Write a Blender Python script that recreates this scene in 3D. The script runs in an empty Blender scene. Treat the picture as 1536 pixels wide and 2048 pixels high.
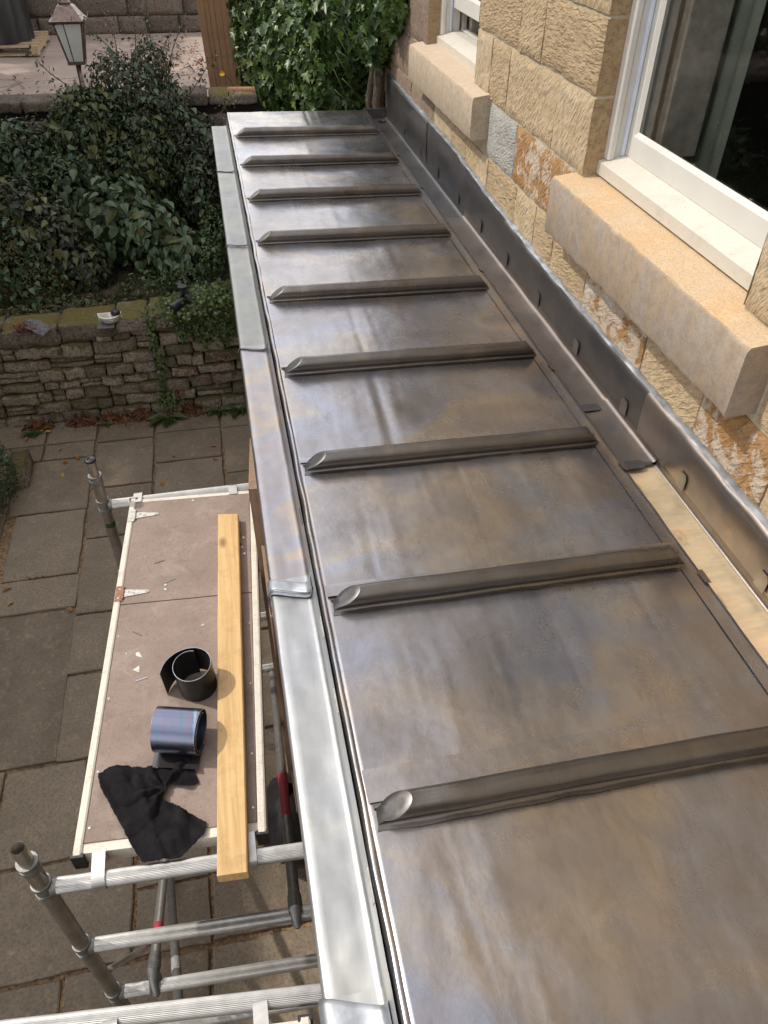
import bpy, math, random
import numpy as np
from mathutils import Vector, Matrix, noise as mnoise
random.seed(7)
PI = math.pi
scene = bpy.context.scene
COL = scene.collection

# ------------------------------------------------------------------ camera
cd = bpy.data.cameras.new("camera")
cam = bpy.data.objects.new("camera", cd)
COL.objects.link(cam)
YAW, PITCH, ROLL = 0.211092, 0.718764, 0.0112458
fwd = Vector((math.sin(YAW) * math.cos(PITCH), math.cos(YAW) * math.cos(PITCH), -math.sin(PITCH)))
rt = Vector((math.cos(YAW), -math.sin(YAW), 0))
up = rt.cross(fwd)
r2 = rt * math.cos(ROLL) + up * math.sin(ROLL)
u2 = -rt * math.sin(ROLL) + up * math.cos(ROLL)
M = Matrix((r2, u2, -fwd)).transposed().to_4x4()
M.translation = Vector((0, 0, 4.3))
cam.matrix_world = M
cd.sensor_fit = 'VERTICAL'
cd.sensor_height = 24.0
cd.sensor_width = 18.0
cd.lens = 1518.6 / 2048 * 24
cd.clip_start = 0.05
cd.clip_end = 300
scene.camera = cam

# ------------------------------------------------------------------ sun, sky, exposure
SUN_EL, SUN_PHI = math.radians(52), math.radians(24)      # PHI: swing from -X towards +Y
SUN_STRENGTH, SKY_STRENGTH, EXPOSURE = 2.7, 0.15, 0.10
sdir = Vector((-math.cos(SUN_EL) * math.cos(SUN_PHI), math.cos(SUN_EL) * math.sin(SUN_PHI), math.sin(SUN_EL)))
ld = bpy.data.lights.new("sun", 'SUN')
ld.energy = SUN_STRENGTH
ld.angle = math.radians(1.2)
ld.color = (1.0, 0.94, 0.85)
sun = bpy.data.objects.new("sun", ld)
COL.objects.link(sun)
sun.rotation_euler = (-sdir).to_track_quat('-Z', 'Y').to_euler()
sun.location = (0, 0, 12)

world = bpy.data.worlds.new("World")
scene.world = world
world.use_nodes = True
wn = world.node_tree
wn.nodes.clear()
wo = wn.nodes.new('ShaderNodeOutputWorld')
bg = wn.nodes.new('ShaderNodeBackground')
sky = wn.nodes.new('ShaderNodeTexSky')
sky.sky_type = 'NISHITA'
sky.sun_disc = False
sky.sun_elevation = SUN_EL
sky.sun_rotation = math.atan2(sdir.x, sdir.y)
sky.dust_density = 2.0
tc = wn.nodes.new('ShaderNodeTexCoord')
mp = wn.nodes.new('ShaderNodeMapping')
mp.inputs['Scale'].default_value = (1.0, 1.0, 2.2)
nz = wn.nodes.new('ShaderNodeTexNoise')
nz.inputs['Scale'].default_value = 2.1
nz.inputs['Detail'].default_value = 6
nz.inputs['Roughness'].default_value = 0.55
rp = wn.nodes.new('ShaderNodeValToRGB')
rp.color_ramp.elements[0].position = 0.40
rp.color_ramp.elements[0].color = (0.10, 0.10, 0.10, 1)
rp.color_ramp.elements[1].position = 0.62
rp.color_ramp.elements[1].color = (0.95, 0.95, 0.95, 1)
mx = wn.nodes.new('ShaderNodeMix')
mx.data_type = 'RGBA'
mx.inputs[7].default_value = (15.0, 14.6, 14.2, 1)            # sunlit cloud
wn.links.new(tc.outputs['Generated'], mp.inputs['Vector'])
wn.links.new(mp.outputs[0], nz.inputs['Vector'])
wn.links.new(nz.outputs['Fac'], rp.inputs[0])
sx_ = wn.nodes.new('ShaderNodeSeparateXYZ')
wn.links.new(tc.outputs['Generated'], sx_.inputs[0])
hz = wn.nodes.new('ShaderNodeMapRange')                      # cloud bank thickens towards the horizon
hz.inputs['From Min'].default_value = 0.66; hz.inputs['From Max'].default_value = 0.34
hz.inputs['To Min'].default_value = 0.0; hz.inputs['To Max'].default_value = 0.85
wn.links.new(sx_.outputs['Z'], hz.inputs['Value'])
mxx = wn.nodes.new('ShaderNodeMath'); mxx.operation = 'MAXIMUM'
wn.links.new(rp.outputs[0], mxx.inputs[0]); wn.links.new(hz.outputs[0], mxx.inputs[1])
wn.links.new(mxx.outputs[0], mx.inputs[0])
wn.links.new(sky.outputs[0], mx.inputs[6])
wn.links.new(mx.outputs[2], bg.inputs[0])
bg.inputs[1].default_value = SKY_STRENGTH
wn.links.new(bg.outputs[0], wo.inputs[0])

vs = scene.view_settings
vs.view_transform = 'Standard'
vs.look = 'None'
vs.exposure = EXPOSURE
vs.gamma = 1
vs.use_curve_mapping = False
scene.cycles.max_bounces = 7
scene.cycles.use_denoising = True

# ------------------------------------------------------------------ node helpers
class NT:
    def __init__(s, name, rough=0.8, metal=0.0, spec=0.5):
        s.m = bpy.data.materials.new(name)
        s.m.use_nodes = True
        s.t = s.m.node_tree
        s.b = s.t.nodes['Principled BSDF']
        s.b.inputs['Roughness'].default_value = rough
        s.b.inputs['Metallic'].default_value = metal
        s.b.inputs['Specular IOR Level'].default_value = spec
        s.tc = s.n('TexCoord')
        s.geo = s.n('NewGeometry')
    def n(s, t, **k):
        x = s.t.nodes.new('ShaderNode' + t)
        for a, v in k.items(): setattr(x, a, v)
        return x
    def l(s, a, b): s.t.links.new(a, b)
    def setin(s, sock, v):
        if hasattr(v, 'is_output'): s.l(v, sock)
        elif isinstance(v, (tuple, list)) and len(v) == 3 and sock.type == 'RGBA': sock.default_value = (*v, 1)
        else: sock.default_value = v
    def pos(s): return s.geo.outputs['Position']
    def obj(s): return s.tc.outputs['Object']
    def map(s, v, scale=(1, 1, 1), rot=(0, 0, 0), loc=(0, 0, 0)):
        x = s.n('Mapping'); s.l(v, x.inputs['Vector'])
        x.inputs['Scale'].default_value = scale; x.inputs['Rotation'].default_value = rot; x.inputs['Location'].default_value = loc
        return x.outputs[0]
    def noise(s, v, scale, detail=4, rough=0.55, dist=0.0, col=False):
        x = s.n('TexNoise'); s.l(v, x.inputs['Vector'])
        x.inputs['Scale'].default_value = scale; x.inputs['Detail'].default_value = detail
        x.inputs['Roughness'].default_value = rough; x.inputs['Distortion'].default_value = dist
        return x.outputs['Color' if col else 'Fac']
    def ramp(s, f, stops):
        x = s.n('ValToRGB'); s.setin(x.inputs[0], f)
        cr = x.color_ramp
        while len(cr.elements) < len(stops): cr.elements.new(0.5)
        for e, (p, c) in zip(cr.elements, stops):
            e.position = p; e.color = (c, c, c, 1) if isinstance(c, (int, float)) else (*c, 1)
        return x.outputs[0]
    def mix(s, f, a, b, mode='MIX'):
        x = s.n('Mix', data_type='RGBA', blend_type=mode)
        s.setin(x.inputs[0], f); s.setin(x.inputs[6], a); s.setin(x.inputs[7], b)
        return x.outputs[2]
    def math(s, op, a, b=0.0, c=0.0):
        x = s.n('Math', operation=op)
        s.setin(x.inputs[0], a); s.setin(x.inputs[1], b); s.setin(x.inputs[2], c)
        return x.outputs[0]
    def bump(s, h, strength=0.5, dist=0.002, normal=None):
        x = s.n('Bump'); s.setin(x.inputs['Height'], h)
        x.inputs['Strength'].default_value = strength; x.inputs['Distance'].default_value = dist
        if normal is not None: s.l(normal, x.inputs['Normal'])
        return x.outputs[0]
    def rand(s): return s.n('ObjectInfo').outputs['Random']
    def col(s, c): s.setin(s.b.inputs['Base Color'], c); return s
    def rough(s, r): s.setin(s.b.inputs['Roughness'], r); return s
    def nrm(s, n): s.l(n, s.b.inputs['Normal']); return s

def simple(name, c, rough=0.7, metal=0.0, var=0.25, scale=20, bump=0.0, bscale=80, bdist=0.001):
    k = NT(name, rough, metal)
    f = k.noise(k.pos(), scale, 5)
    d = tuple(max(0, x * (1 - var)) for x in c); e = tuple(x * (1 + var) for x in c)
    k.col(k.ramp(f, [(0.3, d), (0.7, e)]))
    if bump: k.nrm(k.bump(k.noise(k.pos(), bscale, 4), bump, bdist))
    return k.m

def lead(name, cols, r0=0.3, r1=0.5, scale=1.7, scratches=0.5, golden=0.0, metal=0.93):
    """milled lead: mottled patina in several tones, wiped streaks, fine grain and scratches"""
    k = NT(name, 0.4, metal)
    p = k.pos()
    f = k.noise(k.map(p, (1, 1.25, 1)), scale, 4, 0.5, 0.3)
    c = k.ramp(f, [(0.26, cols[0]), (0.40, cols[1]), (0.47, cols[3]), (0.54, cols[2]), (0.61, cols[1]), (0.72, cols[0])])
    streak = k.noise(k.map(p, (3.0, 38, 3), (0, 0, 0.25)), 2.0, 6, 0.65)
    c = k.mix(k.ramp(streak, [(0.48, 0.0), (0.75, 0.18)]), c, cols[4])
    wipe = k.noise(k.map(p, (11, 4.5, 4), (0, 0, -0.35)), 1.6, 7, 0.75, 0.6)
    c = k.mix(k.ramp(wipe, [(0.38, 0.45), (0.56, 0.0)]), c, cols[0])
    cloud = k.noise(p, 7.0, 6, 0.7)
    c = k.mix(k.ramp(cloud, [(0.35, 0.30), (0.6, 0.0)]), c, tuple(x * 0.72 for x in cols[1]))
    # scratches: thin contour lines of two stretched noises, broken up by a mask
    s1 = k.noise(k.map(p, (1.6, 12, 5), (0, 0, 0.9)), 3.1, 1, 0.3, 0.25)
    s2 = k.noise(k.map(p, (13, 1.4, 5), (0, 0, 0.35)), 3.7, 1, 0.3, 0.3)
    m = k.ramp(k.noise(p, 16, 3, 0.6), [(0.57, 0.0), (0.66, 1.0)])
    l1 = k.ramp(k.math('ABSOLUTE', k.math('SUBTRACT', s1, 0.5)), [(0.0, 1.0), (0.006, 0.0)])
    l2 = k.ramp(k.math('ABSOLUTE', k.math('SUBTRACT', s2, 0.47)), [(0.0, 1.0), (0.005, 0.0)])
    sc = k.math('MULTIPLY', k.math('MAXIMUM', l1, l2), m)
    specks = k.ramp(k.noise(p, 95, 2, 0.5), [(0.755, 0.0), (0.79, 1.0)])
    sc0 = sc
    sc = k.math('MULTIPLY', k.math('MAXIMUM', sc, k.math('MULTIPLY', specks, 0.6)), scratches)
    c = k.mix(k.math('MULTIPLY', sc, 0.5), c, (0.58, 0.56, 0.53))
    k.col(c)
    rn = k.noise(k.map(p, (1, 1, 1), (0, 0, 0), (3, 1, 0)), 3.3, 6, 0.65)
    k.rough(k.ramp(rn, [(0.3, r0), (0.7, r1)]))
    b0 = k.bump(k.noise(p, 6.5, 2, 0.5), 0.22, 0.010)
    b1 = k.bump(k.noise(p, 22, 3, 0.5), 0.35, 0.0018, b0)
    b1 = k.bump(k.noise(k.map(p, (9, 60, 9), (0, 0, 0.2)), 1, 4, 0.6), 0.25, 0.0008, b1)
    b2 = k.bump(k.noise(p, 420, 2, 0.5), 0.18, 0.0004, b1)
    b3 = k.bump(sc0, 0.2, 0.0004, b2)
    k.nrm(b3)
    return k.m

def sandstone(name, base, dark, light, tool=1.0, period=0.011, streak=None, lichen=None, amp=0.0045):
    k = NT(name, 0.92, 0, 0.2)
    rnd = k.rand()
    o = k.obj()
    ang = k.math('MULTIPLY_ADD', rnd, 1.5, -0.1)
    vr = k.n('VectorRotate', rotation_type='X_AXIS'); k.l(o, vr.inputs['Vector']); k.l(ang, vr.inputs['Angle'])
    off = k.n('VectorMath', operation='ADD'); k.l(vr.outputs[0], off.inputs[0])
    cmb = k.n('CombineXYZ'); k.l(k.math('MULTIPLY', rnd, 37.0), cmb.inputs[0]); k.l(k.math('MULTIPLY', rnd, 11.0), cmb.inputs[1])
    k.l(cmb.outputs[0], off.inputs[1])
    v = off.outputs[0]
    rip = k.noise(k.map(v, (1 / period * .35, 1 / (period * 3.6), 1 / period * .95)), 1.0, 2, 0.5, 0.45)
    p = k.pos()
    big = k.noise(p, 5.0, 4, 0.6)
    zone = k.ramp(k.noise(v, 6.0, 2, 0.5), [(0.36, 0.30), (0.52, 1.0)])
    med = k.noise(p, 38, 5, 0.7)
    fine = k.noise(p, 190, 4, 0.7)
    c = k.ramp(k.math('ADD', k.math('MULTIPLY', big, 0.6), k.math('MULTIPLY', rnd, 0.4)), [(0.25, dark), (0.5, base), (0.75, light)])
    c = k.mix(k.ramp(med, [(0.35, 0.5), (0.6, 0.0)]), c, tuple(x * 0.62 for x in base))
    c = k.mix(k.ramp(fine, [(0.36, 0.45), (0.55, 0.0)]), c, tuple(x * 0.5 for x in base))
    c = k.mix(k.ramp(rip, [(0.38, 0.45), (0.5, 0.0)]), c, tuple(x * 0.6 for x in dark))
    if streak:
        c = k.mix(k.ramp(k.noise(k.map(p, (9, 9, 1.3)), 2, 5, 0.6), [(0.45, 0.0), (0.62, 0.75)]), c, streak)
    if lichen:
        lf = k.noise(p, 17, 6, 0.62, 0.6)
        lm = k.ramp(k.math('ADD', lf, k.math('MULTIPLY', k.math('SUBTRACT', k.noise(p, 3.4, 2), 0.5), 0.7)), [(0.47, 0.0), (0.56, 0.75), (0.60, 0.45), (0.68, 0.9)])
        c = k.mix(lm, c, lichen)
    k.col(c)
    h = k.math('MULTIPLY', k.math('MULTIPLY', rip, zone), tool)
    n1 = k.bump(h, 1.0, amp * 2.6)
    n2 = k.bump(med, 0.7, 0.004, n1)
    n3 = k.bump(fine, 0.55, 0.0012, n2)
    if lichen: n3 = k.bump(lm, 0.6, 0.002, n3)
    k.nrm(n3)
    return k.m

def leafmat(name, c1, c2, c3, rough=0.45, trans=0.2, spec=0.5):
    k = NT(name, rough, 0, spec)
    a = k.n('Attribute', attribute_name='tint').outputs['Fac']
    c = k.ramp(a, [(0.0, c1), (0.55, c2), (1.0, c3)])
    c = k.mix(k.ramp(k.noise(k.pos(), 60, 3), [(0.4, 0.3), (0.6, 0.0)]), c, tuple(x * 0.55 for x in c1))
    k.col(c)
    if trans:
        tr = k.n('BsdfTranslucent'); k.l(c, tr.inputs['Color'])
        ms = k.n('MixShader'); ms.inputs[0].default_value = trans
        k.l(k.b.outputs[0], ms.inputs[1]); k.l(tr.outputs[0], ms.inputs[2])
        out = [x for x in k.t.nodes if x.type == 'OUTPUT_MATERIAL'][0]
        k.l(ms.outputs[0], out.inputs[0])
    return k.m

# ------------------------------------------------------------------ materials
BR = (0.270, 0.250, 0.252); GR = (0.365, 0.352, 0.365); BL = (0.36, 0.378, 0.445); GO = (0.46, 0.415, 0.37); WH = (0.44, 0.42, 0.40)
MT = {}
MT['lead_roof'] = lead('lead_roof', (BR, GR, GO, BL, WH), 0.20, 0.34, 1.5)
MT['lead_lap'] = lead('lead_lap', ((0.22, 0.20, 0.185), (0.27, 0.255, 0.245), (0.30, 0.275, 0.245), (0.25, 0.245, 0.25), WH), 0.26, 0.38, scratches=0.3)
MT['lead_roll'] = lead('lead_roll', ((0.150, 0.135, 0.128), (0.18, 0.166, 0.158), (0.215, 0.195, 0.172), (0.165, 0.158, 0.158), (0.28, 0.255, 0.23)), 0.24, 0.36, scratches=0.3)
MT['lead_bright'] = lead('lead_bright', ((0.33, 0.34, 0.345), (0.38, 0.39, 0.395), (0.42, 0.42, 0.405), (0.36, 0.37, 0.40), (0.48, 0.48, 0.48)), 0.38, 0.54, scratches=0.25, metal=0.8)
MT['lead_irid'] = lead('lead_irid', ((0.30, 0.275, 0.28), (0.34, 0.32, 0.34), (0.42, 0.35, 0.28), (0.32, 0.33, 0.37), (0.46, 0.40, 0.33)), 0.3, 0.45, scale=3)
MT['lead_green'] = lead('lead_green', ((0.22, 0.225, 0.22), (0.26, 0.265, 0.26), (0.29, 0.29, 0.27), (0.24, 0.25, 0.26), (0.34, 0.34, 0.33)), 0.36, 0.5, scratches=0.25)
MT['lead_dark'] = lead('lead_dark', ((0.13, 0.125, 0.125), (0.155, 0.15, 0.15), (0.17, 0.155, 0.145), (0.13, 0.135, 0.145), (0.22, 0.21, 0.20)), 0.34, 0.5, scratches=0.25)
MT['lead_brown'] = lead('lead_brown', ((0.24, 0.20, 0.18), (0.27, 0.235, 0.215), (0.32, 0.265, 0.22), (0.24, 0.225, 0.225), (0.36, 0.31, 0.27)), 0.28, 0.44, scratches=0.35)
MT['lead_edge'] = simple('lead_edge', (0.34, 0.36, 0.39), 0.46, 0.75, 0.3, 24, 0.3, 60, 0.002)
k = NT('lead_coil', 0.28, 0.95)
f = k.noise(k.map(k.obj(), (26, 2.2, 2.2)), 1.0, 5, 0.7, 0.5)
k.col(k.ramp(f, [(0.30, (0.12, 0.14, 0.18)), (0.42, (0.14, 0.20, 0.28)), (0.5, (0.20, 0.18, 0.24)), (0.58, (0.15, 0.18, 0.27)), (0.70, (0.30, 0.37, 0.42))]))
k.nrm(k.bump(f, 0.3, 0.0006)); MT['lead_coil'] = k.m
MT['lead_black'] = simple('lead_black', (0.030, 0.032, 0.034), 0.33, 0.6, 0.4, 14, 0.2, 90)
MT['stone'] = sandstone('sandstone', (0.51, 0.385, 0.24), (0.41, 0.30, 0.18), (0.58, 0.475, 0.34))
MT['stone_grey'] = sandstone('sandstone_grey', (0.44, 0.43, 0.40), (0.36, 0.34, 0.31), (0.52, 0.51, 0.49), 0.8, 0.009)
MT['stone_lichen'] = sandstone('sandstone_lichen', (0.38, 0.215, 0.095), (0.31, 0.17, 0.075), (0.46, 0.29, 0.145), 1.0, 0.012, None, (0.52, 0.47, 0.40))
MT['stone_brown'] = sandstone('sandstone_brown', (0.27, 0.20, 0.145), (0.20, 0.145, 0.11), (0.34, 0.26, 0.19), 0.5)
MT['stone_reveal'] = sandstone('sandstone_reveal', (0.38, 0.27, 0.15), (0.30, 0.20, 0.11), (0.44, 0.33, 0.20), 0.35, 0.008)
def sillmat(name, top, face, mott):
    k = NT(name, 0.9, 0, 0.2)
    p = k.pos()
    sep = k.n('SeparateXYZ'); k.l(k.geo.outputs['Normal'], sep.inputs[0])
    wob = k.noise(p, 9, 5, 0.7)
    isup = k.ramp(k.math('ADD', sep.outputs[2], k.math('MULTIPLY', wob, 0.3)), [(0.5, 0.0), (0.75, 1.0)])
    t = k.mix(k.ramp(k.noise(p, 12, 7, 0.78), [(0.50, 0.0), (0.72, 0.6)]), top, (0.62, 0.54, 0.44))
    t = k.mix(k.ramp(k.noise(p, 6, 5, 0.6), [(0.42, 0.45), (0.6, 0.0)]), t, (0.50, 0.42, 0.32))
    fc = k.mix(k.ramp(k.noise(k.map(p, (6, 6, 2)), 1.6, 6, 0.7, 0.5), [(0.4, 0.0), (0.62, 0.85)]), face, mott)
    fc = k.mix(k.ramp(k.noise(p, 26, 6, 0.75), [(0.38, 0.55), (0.56, 0.0)]), fc, tuple(x * 0.62 for x in face))
    c = k.mix(isup, fc, t)
    c = k.mix(k.ramp(k.noise(p, 160, 4, 0.7), [(0.36, 0.5), (0.52, 0.0)]), c, (0.24, 0.17, 0.10))
    k.col(c)
    line = k.noise(k.map(p, (30, 130, 6)), 1, 2)
    k.nrm(k.bump(k.noise(p, 150, 3), 0.5, 0.0015, k.bump(k.noise(p, 22, 4), 0.5, 0.004, k.bump(line, 0.35, 0.0015))))
    return k.m
MT['sill_orange'] = sillmat('sill_orange', (0.55, 0.37, 0.205), (0.33, 0.285, 0.24), (0.36, 0.26, 0.165))
MT['sill_pale'] = sillmat('sill_pale', (0.50, 0.39, 0.29), (0.43, 0.36, 0.27), (0.46, 0.37, 0.27))
MT['mortar'] = simple('mortar', (0.42, 0.36, 0.26), 0.95, 0, 0.2, 30, 0.8, 90, 0.004)
MT['white_paint'] = simple('white_paint', (0.60, 0.58, 0.535), 0.42, 0, 0.04, 6, 0.06, 60)
k = NT('dirty_paint', 0.5); p = k.pos()
c = k.mix(k.ramp(k.noise(p, 9, 5, 0.7), [(0.5, 0.0), (0.75, 0.5)]), (0.58, 0.545, 0.475), (0.42, 0.36, 0.28))
k.col(k.mix(k.ramp(k.noise(p, 70, 4, 0.8), [(0.61, 0.0), (0.69, 0.7)]), c, (0.26, 0.19, 0.12))); MT['dirty_paint'] = k.m
MT['blue_paint'] = simple('bead_paint', (0.60, 0.66, 0.76), 0.35, 0, 0.05)
k = NT('window_glass', 0.02); k.col((0.95, 0.98, 0.97)); k.b.inputs['Transmission Weight'].default_value = 1; k.b.inputs['IOR'].default_value = 1.45
specks = k.ramp(k.noise(k.pos(), 210, 2), [(0.72, 0.02), (0.76, 0.5)]); k.rough(specks); MT['glass'] = k.m
MT['room_dark'] = simple('room_wall_paint', (0.07, 0.065, 0.06), 0.9)
MT['curtain'] = simple('curtain_cloth', (0.17, 0.185, 0.155), 0.9, 0, 0.15, 6)
MT['shutter'] = simple('shutter_paint', (0.42, 0.38, 0.34), 0.6)
# paving
def flag(name, a, b, blotch):
    k = NT(name, 0.86, 0, 0.3)
    p = k.pos(); rnd = k.rand()
    c = k.ramp(k.math('ADD', k.math('MULTIPLY', k.noise(p, 3.2, 5, 0.65), 0.7), k.math('MULTIPLY', rnd, 0.3)), [(0.3, a), (0.7, b)])
    c = k.mix(k.ramp(k.noise(p, 11, 6, 0.75, 0.4), [(0.54, 0.0), (0.68, 0.65)]), c, blotch)
    c = k.mix(k.ramp(k.noise(p, 65, 5, 0.7), [(0.35, 0.55), (0.55, 0.0)]), c, tuple(x * 0.5 for x in a))
    vo = k.n('TexVoronoi'); vo.inputs['Scale'].default_value = 16; k.l(k.map(p, (1, 1, 1), (0, 0, 0), (0.3, 0.1, 0)), vo.inputs['Vector'])
    lich = k.math('MULTIPLY', k.ramp(vo.outputs['Distance'], [(0.16, 1.0), (0.24, 0.0)]), k.ramp(k.noise(p, 4.1, 3), [(0.5, 0.0), (0.65, 0.22)]))
    c = k.mix(lich, c, tuple(min(1, x * 1.5) for x in blotch))
    k.col(c)
    k.nrm(k.bump(k.noise(p, 120, 4), 0.5, 0.002, k.bump(k.noise(p, 14, 5, 0.6), 0.6, 0.008)))
    return k.m
MT['flag'] = flag('paving_stone', (0.17, 0.133, 0.096), (0.27, 0.216, 0.158), (0.34, 0.268, 0.18))
MT['joint'] = simple('joint_soil', (0.24, 0.155, 0.085), 1.0, 0, 0.6, 45, 1.0, 60, 0.01)
MT['soil'] = simple('garden_soil', (0.075, 0.055, 0.035), 1.0, 0, 0.5, 14, 1.0, 30, 0.03)
k = NT('driveway_tarmac', 0.95, 0, 0.2); p = k.pos()
c = k.ramp(k.noise(p, 1.1, 6, 0.65), [(0.35, (0.29, 0.225, 0.19)), (0.65, (0.38, 0.305, 0.26))])
c = k.mix(k.ramp(k.noise(p, 5, 5, 0.7, 0.8), [(0.56, 0.0), (0.66, 0.7)]), c, (0.30, 0.20, 0.12))
vo = k.n('TexVoronoi', feature='DISTANCE_TO_EDGE'); vo.inputs['Scale'].default_value = 0.9
k.l(k.mix(0.25, p, k.noise(p, 3, 4, col=True)), vo.inputs['Vector'])
c = k.mix(k.ramp(vo.outputs['Distance'], [(0.0, 0.6), (0.02, 0.0)]), c, (0.08, 0.06, 0.05))
k.col(c); k.nrm(k.bump(k.noise(p, 60, 4), 0.6, 0.01)); MT['drive'] = k.m
def rubble(name, a, b, moss, mossamt):
    k = NT(name, 0.95, 0, 0.2)
    p = k.pos(); rnd = k.rand()
    c = k.ramp(k.math('ADD', k.math('MULTIPLY', k.noise(p, 9, 4, 0.6), 0.4), k.math('MULTIPLY', rnd, 0.6)), [(0.25, a), (0.72, b)])
    c = k.mix(k.ramp(k.noise(p, 30, 5, 0.7), [(0.55, 0.0), (0.68, 0.6)]), c, (0.33, 0.29, 0.24))
    c = k.mix(k.ramp(k.noise(p, 45, 5, 0.7), [(0.36, 0.75), (0.55, 0.0)]), c, (0.035, 0.03, 0.022))
    sep = k.n('SeparateXYZ'); k.l(k.geo.outputs['Normal'], sep.inputs[0])
    m = k.math('ADD', k.math('MULTIPLY', sep.outputs[2], 0.28), k.noise(p, 6, 5, 0.7))
    c = k.mix(k.ramp(m, [(mossamt, 0.0), (mossamt + 0.08, 0.85)]), c, k.ramp(k.noise(p, 50, 4), [(0.3, tuple(x * .45 for x in moss)), (0.7, moss)]))
    k.col(c)
    k.nrm(k.bump(k.noise(p, 110, 4), 0.7, 0.003, k.bump(k.noise(p, 20, 4), 0.8, 0.012)))
    return k.m
MT['rubble'] = rubble('rubble_stone', (0.14, 0.115, 0.085), (0.33, 0.275, 0.21), (0.11, 0.09, 0.028), 0.57)
MT['coping'] = rubble('mossy_coping', (0.16, 0.13, 0.10), (0.27, 0.225, 0.18), (0.165, 0.135, 0.032), 0.63)
MT['rubble_dark'] = simple('wall_core', (0.025, 0.02, 0.016), 1, 0, 0.3, 20)
MT['rubble_mortar'] = simple('old_mortar', (0.10, 0.08, 0.065), 1, 0, 0.3, 20, .5, 40, .01)
MT['farstone'] = rubble('old_wall_stone', (0.12, 0.095, 0.078), (0.18, 0.14, 0.115), (0.09, 0.075, 0.04), 0.82)
MT['alu'] = simple('aluminium_tube', (0.50, 0.485, 0.455), 0.36, 0.85, 0.14, 25, 0.25, 120, 0.0008)
MT['alu_dirty'] = simple('weathered_aluminium', (0.36, 0.335, 0.30), 0.33, 0.85, 0.25, 12, 0.25, 120, 0.0008)
MT['alu_dull'] = simple('dull_casting', (0.24, 0.235, 0.225), 0.5, 0.7, 0.2, 40, 0.4, 90, 0.0012)
k = NT('platform_frame_paint', 0.6, 0.1); p = k.pos()
c = k.mix(k.ramp(k.noise(p, 14, 6, 0.75), [(0.5, 0.0), (0.72, 0.7)]), (0.64, 0.60, 0.52), (0.42, 0.34, 0.24))
k.col(k.mix(k.ramp(k.noise(p, 130, 3, 0.8), [(0.60, 0.0), (0.68, 0.8)]), c, (0.2, 0.16, 0.12))); k.nrm(k.bump(k.noise(p, 90, 4), 0.3, 0.001)); MT['deckframe'] = k.m
k = NT('plywood_deck', 0.75, 0, 0.3); p = k.pos()
c = k.ramp(k.noise(k.map(p, (1, 1.6, 1)), 5, 6, 0.7), [(0.3, (0.225, 0.17, 0.14)), (0.7, (0.30, 0.232, 0.195))])
hair = k.ramp(k.math('ABSOLUTE', k.math('SUBTRACT', k.noise(p, 26, 2, 0.5, 1.6), 0.5)), [(0.0, 1.0), (0.012, 0.0)])
c = k.mix(k.math('MULTIPLY', hair, k.ramp(k.noise(p, 13, 3), [(0.52, 0.0), (0.6, 0.55)])), c, (0.13, 0.09, 0.07))
sc2 = k.ramp(k.math('ABSOLUTE', k.math('SUBTRACT', k.noise(k.map(p, (3, 14, 3), (0, 0, 0.6)), 3, 1, 0.4, 0.8), 0.48)), [(0.0, 1.0), (0.003, 0.0)])
c = k.mix(k.math('MULTIPLY', sc2, k.ramp(k.noise(p, 8, 3), [(0.55, 0.0), (0.62, 0.6)])), c, (0.60, 0.53, 0.46))
c = k.mix(k.ramp(k.noise(p, 85, 3, 0.8), [(0.34, 0.6), (0.46, 0.0)]), c, (0.17, 0.12, 0.10))
c = k.mix(k.ramp(k.noise(p, 9, 6, 0.75, 0.6), [(0.53, 0.0), (0.70, 0.5)]), c, (0.38, 0.32, 0.27))
c = k.mix(k.ramp(k.noise(k.map(p, (1, 1, 1), (0, 0, 0), (2, 5, 0)), 6, 5, 0.7), [(0.56, 0.0), (0.70, 0.45)]), c, (0.16, 0.12, 0.10))
k.col(c); k.nrm(k.bump(k.noise(p, 200, 3), 0.5, 0.001)); MT['ply'] = k.m
def timber(name, a, b, grain=(55, 2.4, 20), knots=True, rough=0.62):
    k = NT(name, rough, 0, 0.35); o = k.obj()
    w = k.noise(k.map(o, grain), 1.0, 5, 0.6, 0.9)
    c = k.ramp(w, [(0.32, a), (0.62, b)])
    if knots:
        vo = k.n('TexVoronoi'); vo.inputs['Scale'].default_value = 1.0
        k.l(k.map(o, (7.0, 3.3, 3.0), (0, 0, 0), (0.35, 0.2, 0)), vo.inputs['Vector'])
        c = k.mix(k.ramp(vo.outputs['Distance'], [(0.06, 0.9), (0.16, 0.0)]), c, tuple(x * 0.42 for x in a))
    c = k.mix(k.ramp(k.noise(o, 16, 5, 0.7), [(0.3, 0.4), (0.5, 0.0)]), c, tuple(x * 0.62 for x in a))
    c = k.mix(k.ramp(k.noise(o, 110, 3, 0.8), [(0.68, 0.0), (0.74, 0.7)]), c, tuple(x * 0.35 for x in a))
    k.col(c); k.nrm(k.bump(w, 0.3, 0.0015)); return k.m
MT['pine'] = timber('pine_board', (0.50, 0.31, 0.13), (0.64, 0.43, 0.20))
k = NT('lead_painted_sheen', 0.32, 0.45, 0.6); p = k.pos()  # golden tint stands in for a warm reflection on the lead
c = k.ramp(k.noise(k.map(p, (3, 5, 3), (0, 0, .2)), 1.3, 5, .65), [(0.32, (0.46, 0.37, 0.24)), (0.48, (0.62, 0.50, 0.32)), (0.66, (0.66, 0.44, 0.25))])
c = k.mix(k.ramp(k.noise(k.map(p, (4, 24, 3), (0, 0, .3)), 1.3, 5, .65), [(0.42, 0.35), (0.56, 0.0)]), c, (0.36, 0.31, 0.24))
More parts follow.
